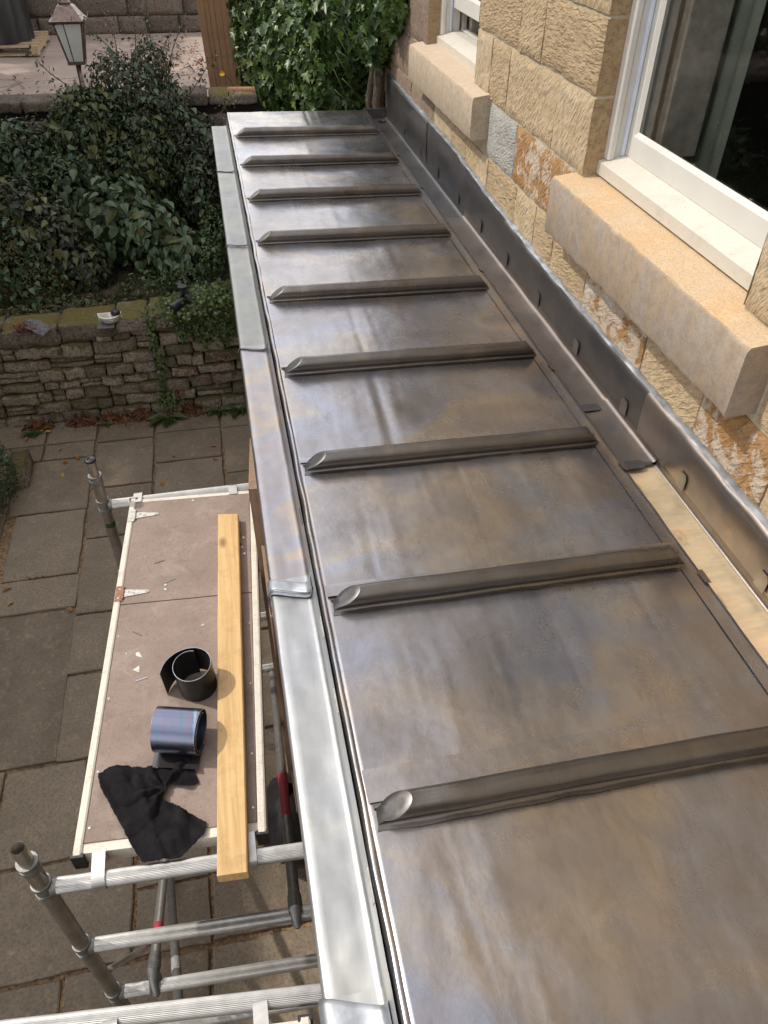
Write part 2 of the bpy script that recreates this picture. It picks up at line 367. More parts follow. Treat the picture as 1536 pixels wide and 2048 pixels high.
vd = k.n('VectorMath', operation='DISTANCE'); k.l(k.map(p, (1, .6, 1)), vd.inputs[0]); vd.inputs[1].default_value = (1.262, 1.50 * .6, 2.694)
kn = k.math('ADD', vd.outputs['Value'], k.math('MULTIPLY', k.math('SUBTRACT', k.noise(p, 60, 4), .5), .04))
c = k.mix(k.ramp(kn, [(0.0, 0.5), (0.012, 0.0), (0.017, 0.4), (0.024, 0.0)]), c, (0.20, 0.13, 0.08))  # ring mark coloured in for a patch of reflected stone
k.col(c); k.rough(k.ramp(k.noise(p, 9, 4), [(.3, .26), (.7, .42)])); k.nrm(k.bump(k.noise(k.map(p, (6, 14, 6)), 1, 3), 0.3, 0.006, k.bump(k.noise(p, 50, 3), .3, .0006))); MT['gutter_painted_sheen'] = k.m
MT['cedar'] = timber('gate_timber', (0.23, 0.125, 0.065), (0.36, 0.215, 0.12), (30, 30, 1.5), False)
MT['door_wood'] = timber('door_timber', (0.22, 0.14, 0.09), (0.30, 0.20, 0.135), (60, 60, 3), False)
MT['pallet'] = timber('pallet_wood', (0.35, 0.25, 0.14), (0.45, 0.34, 0.21), (4, 20, 20), False)
MT['black_plastic'] = simple('black_plastic', (0.012, 0.012, 0.014), 0.42, 0, 0.3, 10, 0.3, 30, 0.004)
MT['rag'] = ragm = simple('black_cotton', (0.012, 0.011, 0.013), 0.95, 0, 0.4, 25, 0.5, 600, 0.0008)
ragm.node_tree.nodes['Principled BSDF'].inputs['Specular IOR Level'].default_value = 0.12
MT['rust'] = simple('rusty_steel', (0.30, 0.16, 0.10), 0.8, 0.2, 0.5, 90, 0.5, 200)
MT['zinc'] = simple('zinc_plate', (0.50, 0.48, 0.44), 0.45, 0.8, 0.25, 90)
MT['white_plastic'] = simple('white_plastic', (0.75, 0.74, 0.66), 0.4, 0, 0.08, 20)
MT['slate'] = simple('slate', (0.13, 0.125, 0.13), 0.7, 0, 0.3, 30, 0.4, 60)
MT['red_rag'] = simple('faded_red_stuff', (0.22, 0.07, 0.05), 0.95, 0, 0.6, 60, 1.0, 80, 0.01)
MT['terracotta'] = simple('terracotta', (0.33, 0.16, 0.09), 0.85, 0, 0.25, 30, 0.3)
MT['copper_lamp'] = simple('lamp_copper', (0.20, 0.145, 0.125), 0.42, 0.8, 0.35, 30)
k = NT('lamp_glass', 0.25); k.col((0.80, 0.82, 0.78)); k.b.inputs['Transmission Weight'].default_value = 0.35; MT['lamp_glass'] = k.m
MT['red_paint'] = simple('red_marking_paint', (0.36, 0.04, 0.06), 0.6, 0, 0.3, 60)
k = NT('label_print', 0.6); p = k.obj()
k.col(k.mix(k.ramp(k.noise(k.map(p, (420, 420, 260)), 1, 2), [(0.47, 0.0), (0.5, 1.0)]), (0.68, 0.68, 0.66), (0.12, 0.12, 0.12))); MT['label'] = k.m
MT['bark'] = simple('bark', (0.10, 0.075, 0.055), 0.95, 0, 0.4, 30, 1.0, 50, 0.01)
MT['leaf_dark'] = leafmat('leaf_dark', (0.026, 0.046, 0.018), (0.056, 0.092, 0.034), (0.105, 0.14, 0.060))
MT['leaf_heart'] = leafmat('leaf_heart', (0.040, 0.075, 0.034), (0.075, 0.12, 0.055), (0.12, 0.17, 0.085), 0.42)
MT['leaf_olive'] = leafmat('leaf_olive', (0.055, 0.065, 0.022), (0.10, 0.112, 0.036), (0.19, 0.17, 0.06))
MT['leaf_rose'] = leafmat('leaf_rose', (0.030, 0.042, 0.022), (0.06, 0.080, 0.040), (0.13, 0.095, 0.050))
MT['leaf_ivy'] = leafmat('leaf_ivy', (0.030, 0.062, 0.015), (0.070, 0.125, 0.030), (0.16, 0.22, 0.045), 0.38, 0.18, 0.45)
MT['leaf_small'] = leafmat('leaf_small', (0.045, 0.075, 0.018), (0.085, 0.13, 0.032), (0.16, 0.19, 0.05), 0.4)
MT['leaf_box'] = leafmat('leaf_box', (0.022, 0.048, 0.015), (0.042, 0.085, 0.025), (0.075, 0.13, 0.035), 0.4)
MT['leaf_dead'] = leafmat('leaf_dead', (0.10, 0.035, 0.018), (0.17, 0.07, 0.035), (0.26, 0.13, 0.06), 0.9, 0.1)
MT['leaf_fall'] = leafmat('leaf_fallen', (0.30, 0.12, 0.03), (0.42, 0.20, 0.04), (0.50, 0.31, 0.05), 0.6, 0.1)
MT['leaf_tree'] = leafmat('leaf_tree', (0.020, 0.035, 0.012), (0.040, 0.065, 0.020), (0.070, 0.10, 0.032), 0.5)
MT['flower'] = simple('yellow_petal', (0.75, 0.50, 0.02), 0.6)

# ------------------------------------------------------------------ object helpers
def link(name, me, mat=None, parent=None, **props):
    o = bpy.data.objects.new(name, me)
    COL.objects.link(o)
    if mat is not None and len(me.materials) == 0: me.materials.append(MT[mat] if isinstance(mat, str) else mat)
    if parent is not None: o.parent = parent
    for a, v in props.items(): o[a] = v
    return o
def thing(name, label, cat, loc=(0, 0, 0), group=None, kind=None):
    o = bpy.data.objects.new(name, None); COL.objects.link(o); o.location = loc
    o['label'] = label
    if cat: o['category'] = cat
    if group: o['group'] = group
    if kind: o['kind'] = kind
    o.empty_display_size = 0.1
    return o
def mesh(verts, faces, smooth=False, origin=None, name="mesh"):
    """verts in world space; origin moves the object's origin there"""
    v = np.asarray(verts, float)
    if origin is None: origin = (v.min(0) + v.max(0)) / 2
    origin = np.asarray(origin, float)
    me = bpy.data.meshes.new(name)
    me.from_pydata((v - origin).tolist(), [], [list(f) for f in faces])
    if smooth: me.shade_smooth()
    me.update()
    return me, origin
def put(name, verts, faces, mat, parent=None, smooth=False, origin=None, **props):
    me, og = mesh(verts, faces, smooth, origin, name)
    o = link(name, me, mat, parent, **props)
    pl = Vector(parent.location) if parent is not None else Vector((0, 0, 0))
    q = parent
    if q is not None:
        q = q.parent
        while q is not None:
            pl += Vector(q.location); q = q.parent
    o.location = Vector(og) - pl
    return o
class MB:
    """collects simple shapes into one mesh"""
    def __init__(s): s.v = []; s.f = []
    def add(s, v, f):
        n = len(s.v); s.v += [tuple(x) for x in v]; s.f += [tuple(i + n for i in q) for q in f]; return s
    def box(s, x0, x1, y0, y1, z0, z1):
        v = [(x0, y0, z0), (x1, y0, z0), (x1, y1, z0), (x0, y1, z0), (x0, y0, z1), (x1, y0, z1), (x1, y1, z1), (x0, y1, z1)]
        return s.add(v, [(0, 3, 2, 1), (4, 5, 6, 7), (0, 1, 5, 4), (1, 2, 6, 5), (2, 3, 7, 6), (3, 0, 4, 7)])
    def bbox(s, x0, x1, y0, y1, z0, z1, b=0.003):
        """box with chamfered edges"""
        v = []; 
        for (sx, a, d) in ((0, x0, 1), (1, x1, -1)):
            for (sy, c, e) in ((0, y0, 1), (1, y1, -1)):
                for (sz, g, h) in ((0, z0, 1), (1, z1, -1)):
                    v += [(a, c + e * b, g + h * b), (a + d * b, c, g + h * b), (a + d * b, c + e * b, g)]
        def I(i, j, k_, t): return (i * 4 + j * 2 + k_) * 3 + t
        f = []
        for i in (0, 1): q = [I(i, 0, 0, 0), I(i, 1, 0, 0), I(i, 1, 1, 0), I(i, 0, 1, 0)]; f.append(q if i else q[::-1])
        for j in (0, 1): q = [I(0, j, 0, 1), I(1, j, 0, 1), I(1, j, 1, 1), I(0, j, 1, 1)]; f.append(q[::-1] if j else q)
        for k_ in (0, 1): q = [I(0, 0, k_, 2), I(1, 0, k_, 2), I(1, 1, k_, 2), I(0, 1, k_, 2)]; f.append(q if k_ else q[::-1])
        for i in (0, 1):
            for j in (0, 1): f.append([I(i, j, 0, 0), I(i, j, 0, 1), I(i, j, 1, 1), I(i, j, 1, 0)])
            for k_ in (0, 1): f.append([I(i, 0, k_, 0), I(i, 0, k_, 2), I(i, 1, k_, 2), I(i, 1, k_, 0)])
        for j in (0, 1):
            for k_ in (0, 1): f.append([I(0, j, k_, 1), I(0, j, k_, 2), I(1, j, k_, 2), I(1, j, k_, 1)])
        for i in (0, 1):
            for j in (0, 1):
                for k_ in (0, 1): f.append([I(i, j, k_, 0), I(i, j, k_, 1), I(i, j, k_, 2)])
        return s.add(v, f)
    def tube(s, p, q, r, n=14, r2=None, caps=True, ribs=0.0):
        p = Vector(p); q = Vector(q); d = (q - p).normalized()
        a = d.orthogonal().normalized(); b = d.cross(a)
        r2 = r if r2 is None else r2
        v = []
        for (c, rr) in ((p, r), (q, r2)):
            for i in range(n):
                t = 2 * PI * i / n; k_ = rr - (ribs if (i % 2 and ribs) else 0)
                v.append(c + a * math.cos(t) * k_ + b * math.sin(t) * k_)
        f = [(i, (i + 1) % n, n + (i + 1) % n, n + i) for i in range(n)]
        if caps: f += [tuple(range(n))[::-1], tuple(range(n, 2 * n))]
        return s.add(v, f)
    def rings(s, rings, closed=True, cap0=False, cap1=False):
        """skin between successive rings (lists of points)"""
        n = len(rings[0]); v = [x for r in rings for x in r]; f = []
        for j in range(len(rings) - 1):
            for i in range(n if closed else n - 1):
                f.append((j * n + i, j * n + (i + 1) % n, (j + 1) * n + (i + 1) % n, (j + 1) * n + i))
        if cap0: f.append(tuple(range(n))[::-1])
        if cap1: f.append(tuple(range((len(rings) - 1) * n, len(rings) * n)))
        return s.add(v, f)
    def lathe(s, c, prof, n=20):
        c = Vector(c); R_ = []
        for (r, z) in prof: R_.append([c + Vector((r * math.cos(2 * PI * i / n), r * math.sin(2 * PI * i / n), z)) for i in range(n)])
        return s.rings(R_, True, True, True)
    def sweep(s, pts, r, n=8):
        pts = [Vector(p) for p in pts]; R_ = []
        for i, p in enumerate(pts):
            d = (pts[min(i + 1, len(pts) - 1)] - pts[max(i - 1, 0)]).normalized()
            a = d.cross(Vector((0.13, 0.21, 0.97))).normalized(); b = d.cross(a)
            rr = r[i] if isinstance(r, (list, tuple)) else r
            R_.append([p + a * math.cos(2 * PI * j / n) * rr + b * math.sin(2 * PI * j / n) * rr for j in range(n)])
        return s.rings(R_, True, True, True)
    def out(s, name, mat, parent=None, smooth=False, **props): return put(name, s.v, s.f, mat, parent, smooth, **props)
def smooth_by_angle(o, ang=40):
    me = o.data; me.shade_smooth()
    try: me.set_sharp_from_angle(angle=math.radians(ang))
    except Exception: pass
    return o
def nz3(x, y, z=0.0, s=1.0): return mnoise.noise(Vector((x * s, y * s, z * s)))

def grid(fn, nu, nv):
    v = [fn(i / nu, j / nv) for j in range(nv + 1) for i in range(nu + 1)]
    f = [(j * (nu + 1) + i, j * (nu + 1) + i + 1, (j + 1) * (nu + 1) + i + 1, (j + 1) * (nu + 1) + i) for j in range(nv) for i in range(nu)]
    return v, f

def rough_stone(x0, x1, y0, y1, z0, z1, seed, rnd=0.25, amp=0.012, n=3, tilt=0.0):
    """rounded, knobbly block as (verts, faces)"""
    dims = Vector((x1 - x0, y1 - y0, z1 - z0)); c = Vector(((x0 + x1) / 2, (y0 + y1) / 2, (z0 + z1) / 2))
    idx = {}; v = []; f = []
    def vid(p):
        key = tuple(round(a, 5) for a in p)
        if key not in idx:
            q = Vector(p); e = q.copy()
            m = max(abs(q.x), abs(q.y), abs(q.z))
            sph = q.normalized() * m * 1.12
            e = q.lerp(sph, rnd)
            w = Vector((e.x * dims.x, e.y * dims.y, e.z * dims.z)) * 0.5
            g = w * 11 + Vector((seed * 3.7, seed * 1.3, 0))
            w += Vector((mnoise.noise(g), mnoise.noise(g + Vector((9, 3, 1))), mnoise.noise(g + Vector((2, 8, 5))))) * amp
            if tilt: w.z += w.x * tilt
            idx[key] = len(v); v.append(c + w)
        return idx[key]
    for ax in range(3):
        for sg in (-1, 1):
            for i in range(n):
                for j in range(n):
                    q = []
                    for (a, b) in ((i, j), (i + 1, j), (i + 1, j + 1), (i, j + 1)):
                        p = [0, 0, 0]; p[ax] = sg; p[(ax + 1) % 3] = -1 + 2 * a / n; p[(ax + 2) % 3] = -1 + 2 * b / n
                        q.append(vid(p))
                    f.append(q if sg > 0 else q[::-1])
    return v, f

# ------------------------------------------------------------------ leaves
LEAF = {}
def _leaf(half, fold, droop):
    """half outline (u along, v across) from base to tip; two halves share the midrib"""
    v = [(0, 0, 0)]; 
    tip = half[-1]
    L_ = half[:-1]
    pts = [(0, 0)] + L_ + [(tip[0], 0)]
    verts = [(u, w, abs(w) * fold - droop * u * u) for u, w in pts] + [(u, -w, abs(w) * fold - droop * u * u) for u, w in L_]
    n = len(pts); f = []
    for i in range(1, n - 1): f.append((0, i, i + 1))
    m = [0] + list(range(n, n + len(L_))) + [n - 1]
    for i in range(1, len(m) - 1): f.append((0, m[i + 1], m[i]))
    return np.array(verts), np.array(f)
LEAF['oval'] = _leaf([(0.28, 0.24), (0.66, 0.22), (1.0, 0)], 0.35, 0.22)
LEAF['narrow'] = _leaf([(0.3, 0.13), (0.7, 0.10), (1.0, 0)], 0.35, 0.3)
LEAF['heart'] = _leaf([(-0.06, 0.18), (0.14, 0.38), (0.50, 0.32), (0.80, 0.13), (1.0, 0)], 0.30, 0.28)
LEAF['ivy'] = _leaf([(-0.08, 0.26), (0.12, 0.50), (0.26, 0.27), (0.55, 0.44), (0.58, 0.19), (1.0, 0)], 0.25, 0.3)
LEAF['dock'] = _leaf([(0.15, 0.10), (0.4, 0.17), (0.6, 0.15), (0.85, 0.08), (1.0, 0)], 0.4, 0.45)

def leafmesh(name, P, Nrm, size, shape, seed, droop=0.6, tintf=None):
    """P positions, Nrm outward normals, size array -> one mesh of leaves"""
    rs = np.random.RandomState(seed)
    n = len(P); bv, bf = LEAF[shape]
    Nrm = Nrm + rs.normal(0, 0.45, (n, 3)); Nrm[:, 2] += 0.35
    Nrm /= np.linalg.norm(Nrm, axis=1)[:, None]
    U = rs.normal(0, 1, (n, 3)); U[:, 2] -= droop * 2
    U -= (U * Nrm).sum(1)[:, None] * Nrm
    U /= np.linalg.norm(U, axis=1)[:, None]
    V = np.cross(Nrm, U)
    s = np.asarray(size)[:, None, None]
    W = P[:, None, :] + s * (bv[None, :, 0:1] * U[:, None, :] + bv[None, :, 1:2] * V[:, None, :] + bv[None, :, 2:3] * Nrm[:, None, :])
    nv, nf = len(bv), len(bf)
    W = W.reshape(-1, 3)
    F = (bf[None] + (np.arange(n) * nv)[:, None, None]).reshape(-1, 3)
    c = (W.min(0) + W.max(0)) / 2
    me = bpy.data.meshes.new(name)
    me.vertices.add(len(W)); me.vertices.foreach_set('co', (W - c).astype(np.float32).ravel())
    me.loops.add(F.size); me.loops.foreach_set('vertex_index', F.astype(np.int32).ravel())
    me.polygons.add(len(F)); me.polygons.foreach_set('loop_start', np.arange(0, F.size, 3, dtype=np.int32))
    at = me.attributes.new('tint', 'FLOAT', 'FACE')
    t = rs.uniform(0, 1, n) if tintf is None else np.clip(tintf, 0, 1)
    at.data.foreach_set('value', np.repeat(t, nf).astype(np.float32))
    me.update(calc_edges=True)
    return me, Vector(c)

def blob_points(blobs, n, rs, cut=None):
    """points near the surface of a set of ellipsoids; blobs = (cx,cy,cz,rx,ry,rz)"""
    B = np.array(blobs, float)
    area = (B[:, 3] * B[:, 4] + B[:, 4] * B[:, 5] + B[:, 3] * B[:, 5])
    k_ = rs.choice(len(B), n, p=area / area.sum())
    d = rs.normal(0, 1, (n, 3)); d /= np.linalg.norm(d, axis=1)[:, None]
    rr = 1 - np.abs(rs.normal(0, 0.16, n))
    lump = 1 + 0.10 * np.sin(d[:, 0] * 9 + k_) * np.cos(d[:, 1] * 8 + k_ * 2) + 0.06 * np.sin(d[:, 2] * 15 + k_)
    P = B[k_, :3] + d * B[k_, 3:] * (rr * lump)[:, None]
    # drop points deep inside another blob
    keep = np.ones(n, bool)
    for i in range(len(B)):
        q = (((P - B[i, :3]) / B[i, 3:]) ** 2).sum(1)
        keep &= ~((q < 0.45) & (k_ != i))
    if cut is not None: keep &= cut(P)
    return P[keep], d[keep]

def foliage(name, blobs, n, size, shape, mat, seed, parent=None, cut=None, droop=0.6, **props):
    rs = np.random.RandomState(seed)
    P, D = blob_points(blobs, n, rs, cut)
    sz = size * rs.uniform(0.55, 1.25, len(P))
    low = rs.uniform(0, 1, len(P)) ** 1.3
    me, c = leafmesh(name, P, D, sz, shape, seed + 1, droop, low)
    o = link(name, me, mat, parent, **props)
    o.location = c - (Vector(parent.location) if parent is not None else Vector((0, 0, 0)))
    return o
# =================================================================== SETTING
RZ = 2.80                                   # roof level at its left edge
def put_struct(name, mb, mat, label=None): 
    o = mb.out(name, mat, None, kind='structure')
    if label: o['label'] = label
    return o
put_struct('ground', MB().box(-60, 60, -40, 80, -0.5, -0.045), 'soil', 'bare brown earth under and around the garden')
# paving: flagstones as separate pieces over a bed of sandy joints
v, f = grid(lambda u, w: (-5.0 + 5.4 * u, -1.5 + 8.6 * w, -0.012 + 0.006 * nz3(u * 60, w * 90)), 60, 90)
patio = put('patio', v, f, 'joint', None, False, (0, 0, 0), kind='structure', label='old flagstone patio with sandy weedy joints below the scaffold')
rects = []
def rows(x0, x1, ys):
    for a, b in zip(ys[:-1], ys[1:]): rects.append((x0, x1, a, b))
rows(-1.46, -0.915, [6.78, 6.31, 5.60, 4.94, 4.10, 3.55, 2.87])
rows(-0.915, -0.285, [6.78, 6.36, 5.87, 5.25, 4.45, 3.6, 2.87])
rows(-0.285, 0.35, [6.78, 6.33, 5.6, 5.0, 4.3, 3.7, 2.87])
rects += [(-1.93, -1.46, 6.10, 6.36), (-1.93, -1.46, 6.36, 6.80), (-2.5, -1.93, 6.36, 6.80), (-2.4, -1.93, 6.10, 6.36)]
rects += [(-2.12, -1.46, 5.34, 6.10), (-2.05, -1.46, 4.55, 5.34), (-2.12, -1.44, 4.19, 4.55), (-2.05, -1.43, 2.88, 4.19)]
rows(-2.75, -2.12, [6.10, 5.5, 4.9, 4.19]); rows(-2.75, -2.05, [4.19, 3.5, 2.88])
rects += [(-2.5, -1.74, 2.27, 2.88), (-1.74, -1.25, 2.24, 2.87), (-1.25, -0.937, 2.26, 2.87), (-0.937, -0.53, 1.99, 2.87), (-0.53, 0.35, 2.0, 2.87)]
rects += [(-2.3, -1.68, 1.62, 2.27), (-1.68, -0.94, 1.635, 2.24), (-0.94, -0.53, 1.635, 1.99), (-0.53, 0.35, 1.64, 2.0)]
rects += [(-2.2, -1.275, 0.95, 1.63), (-1.275, -0.545, 0.95, 1.63), (-0.545, 0.35, 1.0, 1.63), (-2.2, -1.0, 0.2, 0.95), (-1.0, 0.35, 0.2, 0.95)]
rows(-3.5, -2.78, [6.8, 5.9, 5.0, 4.2, 3.4, 2.88, 2.2, 1.2]); rows(-4.3, -3.5, [6.8, 5.6, 4.7, 3.6, 2.4, 1.2])
for i, (x0, x1, y1, y0) in enumerate([(a, b, max(c, d), min(c, d)) for a, b, c, d in rects]):
    g = 0.011; tx = random.uniform(-.004, .004); ty = random.uniform(-.004, .004)
    X0, X1, Y0, Y1 = x0 + g, x1 - g, y0 + g, y1 - g
    nx = max(3, int((X1 - X0) / .09)); ny = max(3, int((Y1 - Y0) / .09))
    ring = [(X0 + (X1 - X0) * t / nx, Y0) for t in range(nx)] + [(X1, Y0 + (Y1 - Y0) * t / ny) for t in range(ny)] + \
           [(X1 - (X1 - X0) * t / nx, Y1) for t in range(nx)] + [(X0, Y1 - (Y1 - Y0) * t / ny) for t in range(ny)]
    cx, cy = (X0 + X1) / 2, (Y0 + Y1) / 2
    outer = []
    for (x, y) in ring:
        w = 0.012 * nz3(x * 9, y * 9, i * 3.1); w2 = 0.012 * nz3(x * 9 + 5, y * 9, i * 1.7)
        outer.append((x + w, y + w2))
    def H(x, y): return (x - cx) * tx * 3 + (y - cy) * ty * 3 + 0.003 * nz3(x * 6, y * 6, i)
    bot = [(x, y, -0.03) for x, y in outer]
    mid = [(x, y, 0.006 + H(x, y)) for x, y in outer]
    top = [(x + (cx - x) * .02, y + (cy - y) * .02, 0.012 + H(x, y)) for x, y in outer]
    mb = MB().rings([bot, mid, top], True, False, False)
    n = len(top); base = 2 * n
    mb.v.append((cx, cy, 0.012 + H(cx, cy))); ci = len(mb.v) - 1
    for t in range(n): mb.f.append((base + t, base + (t + 1) % n, ci))
    mb.out('flagstone', 'flag', patio)
# raised planting bed, driveway
v, f = grid(lambda u, w: (-6 + 9 * u, 6.95 + 2.7 * w, 0.86 + 0.05 * nz3(u * 20, w * 8)), 40, 14)
bed = put('planting_bed', v, f, 'soil', None, True, kind='structure', label='dark soil of the raised bed behind the low garden wall')
v, f = grid(lambda u, w: (-14 + 26 * u, 9.72 + 14 * w, 1.80 + 0.04 * nz3(u * 12, w * 8)), 40, 24)
put('driveway', v, f, 'drive', None, True, kind='structure', label='worn pinkish driveway beyond the garden, strewn with dry leaves')

# =================================================================== HOUSE
house = thing('stone_house', 'honey sandstone house with white sash windows beside the lead roof', 'house', (1.39, 3, 0))
FX = 1.39
W1 = (1.735, 2.88)      # right window opening in y
W2 = (4.34, 5.36)
WZ0, WZ1 = 3.345, 4.95
core = MB()
xb0, xb1 = FX + 0.010, FX + 0.42
for (a, b) in ((-9.0, W1[0]), (W1[1], W2[0]), (W2[1], 6.9)): core.box(xb0, xb1, a, b, 0, 8)
for (a, b) in (W1, W2): core.box(xb0, xb1, a, b, 0, WZ0 - .035); core.box(xb0, xb1, a, b, WZ1, 8)
core.out('mortar_core', 'mortar', house)
def ashlar(y0, y1, z0, z1, mat='stone', x1=FX + 0.06, bulge=0.0, name='stone', gx=0.004, gz=0.0065, retl=False, retr=False, seedk=0):
    y0 += gx; y1 -= gx; z0 += gz; z1 -= gz
    ny = max(4, int((y1 - y0) / .022)); nz_ = max(4, int((z1 - z0) / .022))
    sd = random.uniform(0, 90)
    def fn(u, w):
        y = y0 + (y1 - y0) * u; z = z0 + (z1 - z0) * w
        e = min(u * (y1 - y0), (1 - u) * (y1 - y0), w * (z1 - z0), (1 - w) * (z1 - z0))
        x = FX - bulge - 0.004 * nz3(y * 12, z * 12, sd) - 0.0025 * nz3(y * 45, z * 45, sd)
        if e < 1e-6:
            x += 0.007
            y += 0.003 * nz3(y * 22, z * 22, sd + 5) * (1 if 0 < u < 1 or True else 0); z += 0.003 * nz3(y * 22, z * 22, sd + 9)
        elif e < 0.012: x += 0.002
        return (x, y, z)
    v, f = grid(fn, ny, nz_)
    f = [q[::-1] for q in f]
    # skirt back
    bd = [i for i in range(ny + 1)] + [(j + 1) * (ny + 1) - 1 for j in range(1, nz_ + 1)] + [nz_ * (ny + 1) + i for i in range(ny - 1, -1, -1)] + [j * (ny + 1) for j in range(nz_ - 1, 0, -1)]
    n0 = len(v); v = list(v) + [(x1, v[i][1], v[i][2]) for i in bd]
    m = len(bd)
    f += [(bd[i], bd[(i + 1) % m], n0 + (i + 1) % m, n0 + i) for i in range(m)]
    o = put(name, v, f, mat, house)
    o.data.shade_smooth()
    try: o.data.set_sharp_from_angle(angle=math.radians(50))
    except Exception: pass
    return o
def reveal(y, z0, z1, mat='stone_reveal', side=1):
    """dressed return of the quoins, facing along y"""
    z0 += .0055; z1 -= .0055
    v, f = grid(lambda u, w: (FX + 0.004 + 0.13 * u, y - side * 0.0015 * nz3(u * 6, w * 9, z0 * 7) - side * .001, z0 + (z1 - z0) * w), 6, 10)
    return put('reveal_stone', v, f, mat, house)
C = [2.62, 2.815, 3.085, 3.34, 3.615, 3.865, 4.13, 4.40, 4.67, 4.95, 5.22]
def course(i, ys, mats={}):
    for k_, (a, b) in enumerate(zip(ys[:-1], ys[1:])):
        hi, lo = max(a, b), min(a, b)
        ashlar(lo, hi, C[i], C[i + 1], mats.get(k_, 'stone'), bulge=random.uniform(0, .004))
course(0, [6.6, 6.1, 5.6, 5.0, 4.5, 4.1, 3.7, 3.2, 2.7, 2.2, 1.7, 1.2, 0.7, 0.2])
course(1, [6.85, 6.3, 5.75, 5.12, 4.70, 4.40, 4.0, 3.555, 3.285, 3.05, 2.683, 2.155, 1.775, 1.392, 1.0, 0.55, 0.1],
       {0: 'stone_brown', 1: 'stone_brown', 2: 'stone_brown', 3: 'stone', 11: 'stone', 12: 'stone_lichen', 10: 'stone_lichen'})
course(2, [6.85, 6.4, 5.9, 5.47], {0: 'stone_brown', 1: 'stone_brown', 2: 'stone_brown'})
course(2, [4.055, 3.64], {0: 'stone_grey'})
course(2, [3.64, 2.955], {0: 'stone_lichen'})
course(2, [1.535, 1.18, 0.75, 0.3])
def pier(i, ys): course(i, ys)
for i in range(3, 10):
    a = {3: [4.34, 4.092, 3.83, 3.225, 2.88], 4: [4.34, 3.74, 3.455, 2.88], 5: [4.34, 3.95, 3.50, 3.27, 2.88], 6: [4.34, 3.70, 3.3, 2.88], 7: [4.34, 4.0, 3.45, 2.88], 8: [4.34, 3.75, 3.35, 2.88], 9: [4.34, 3.9, 3.4, 2.88]}[i]
    if i < 9: course(i, a)
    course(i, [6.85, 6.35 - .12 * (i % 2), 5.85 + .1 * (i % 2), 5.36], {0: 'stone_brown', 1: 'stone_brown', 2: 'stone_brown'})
    course(i, [1.735, 1.25 + .2 * (i % 2), 0.75, 0.35])
    if i < 9:
        reveal(2.8795, C[i], C[i + 1]); reveal(4.3405, C[i], C[i + 1], side=-1)
        reveal(5.3595, C[i], C[i + 1]); reveal(1.7355, C[i], C[i + 1], side=-1)
# sills
def sill(y0, y1, z0, z1, mat, seed):
    x0, x1 = 1.302, 1.50
    n = 46
    def prof(t):
        y = y0 + (y1 - y0) * t
        w = lambda a, s: a * nz3(y * 14, s, seed)
        return [(x1, y, z0 + .006), (x0 + .006 + w(.004, 1), y, z0 + w(.005, 2)), (x0 + w(.0035, 3), y, z0 + .012), (x0 + w(.003, 4), y, (z0 + z1) / 2),
                (x0 + w(.003, 5), y, z1 - .018), (x0 + .008 + w(.006, 6), y, z1 - .004 + w(.004, 7)), (x0 + .05, y, z1 + .002 + w(.004, 8)), (x0 + .10, y, z1 + .008 + w(.004, 9)), (x1, y, z1 + .022)]
    mb = MB().rings([prof(j / n) for j in range(n + 1)], True, True, True)
    o = mb.out('window_sill', mat, house)
    smooth_by_angle(o, 38)
    return o
s_ = sill(1.545, 2.952, 3.105, 3.325, 'sill_orange', 1); s_['label'] = 'worn sill with orange top below the near window'
s_ = sill(4.06, 5.465, 3.158, 3.362, 'sill_pale', 2); s_['label'] = 'pale buff sill below the far window'

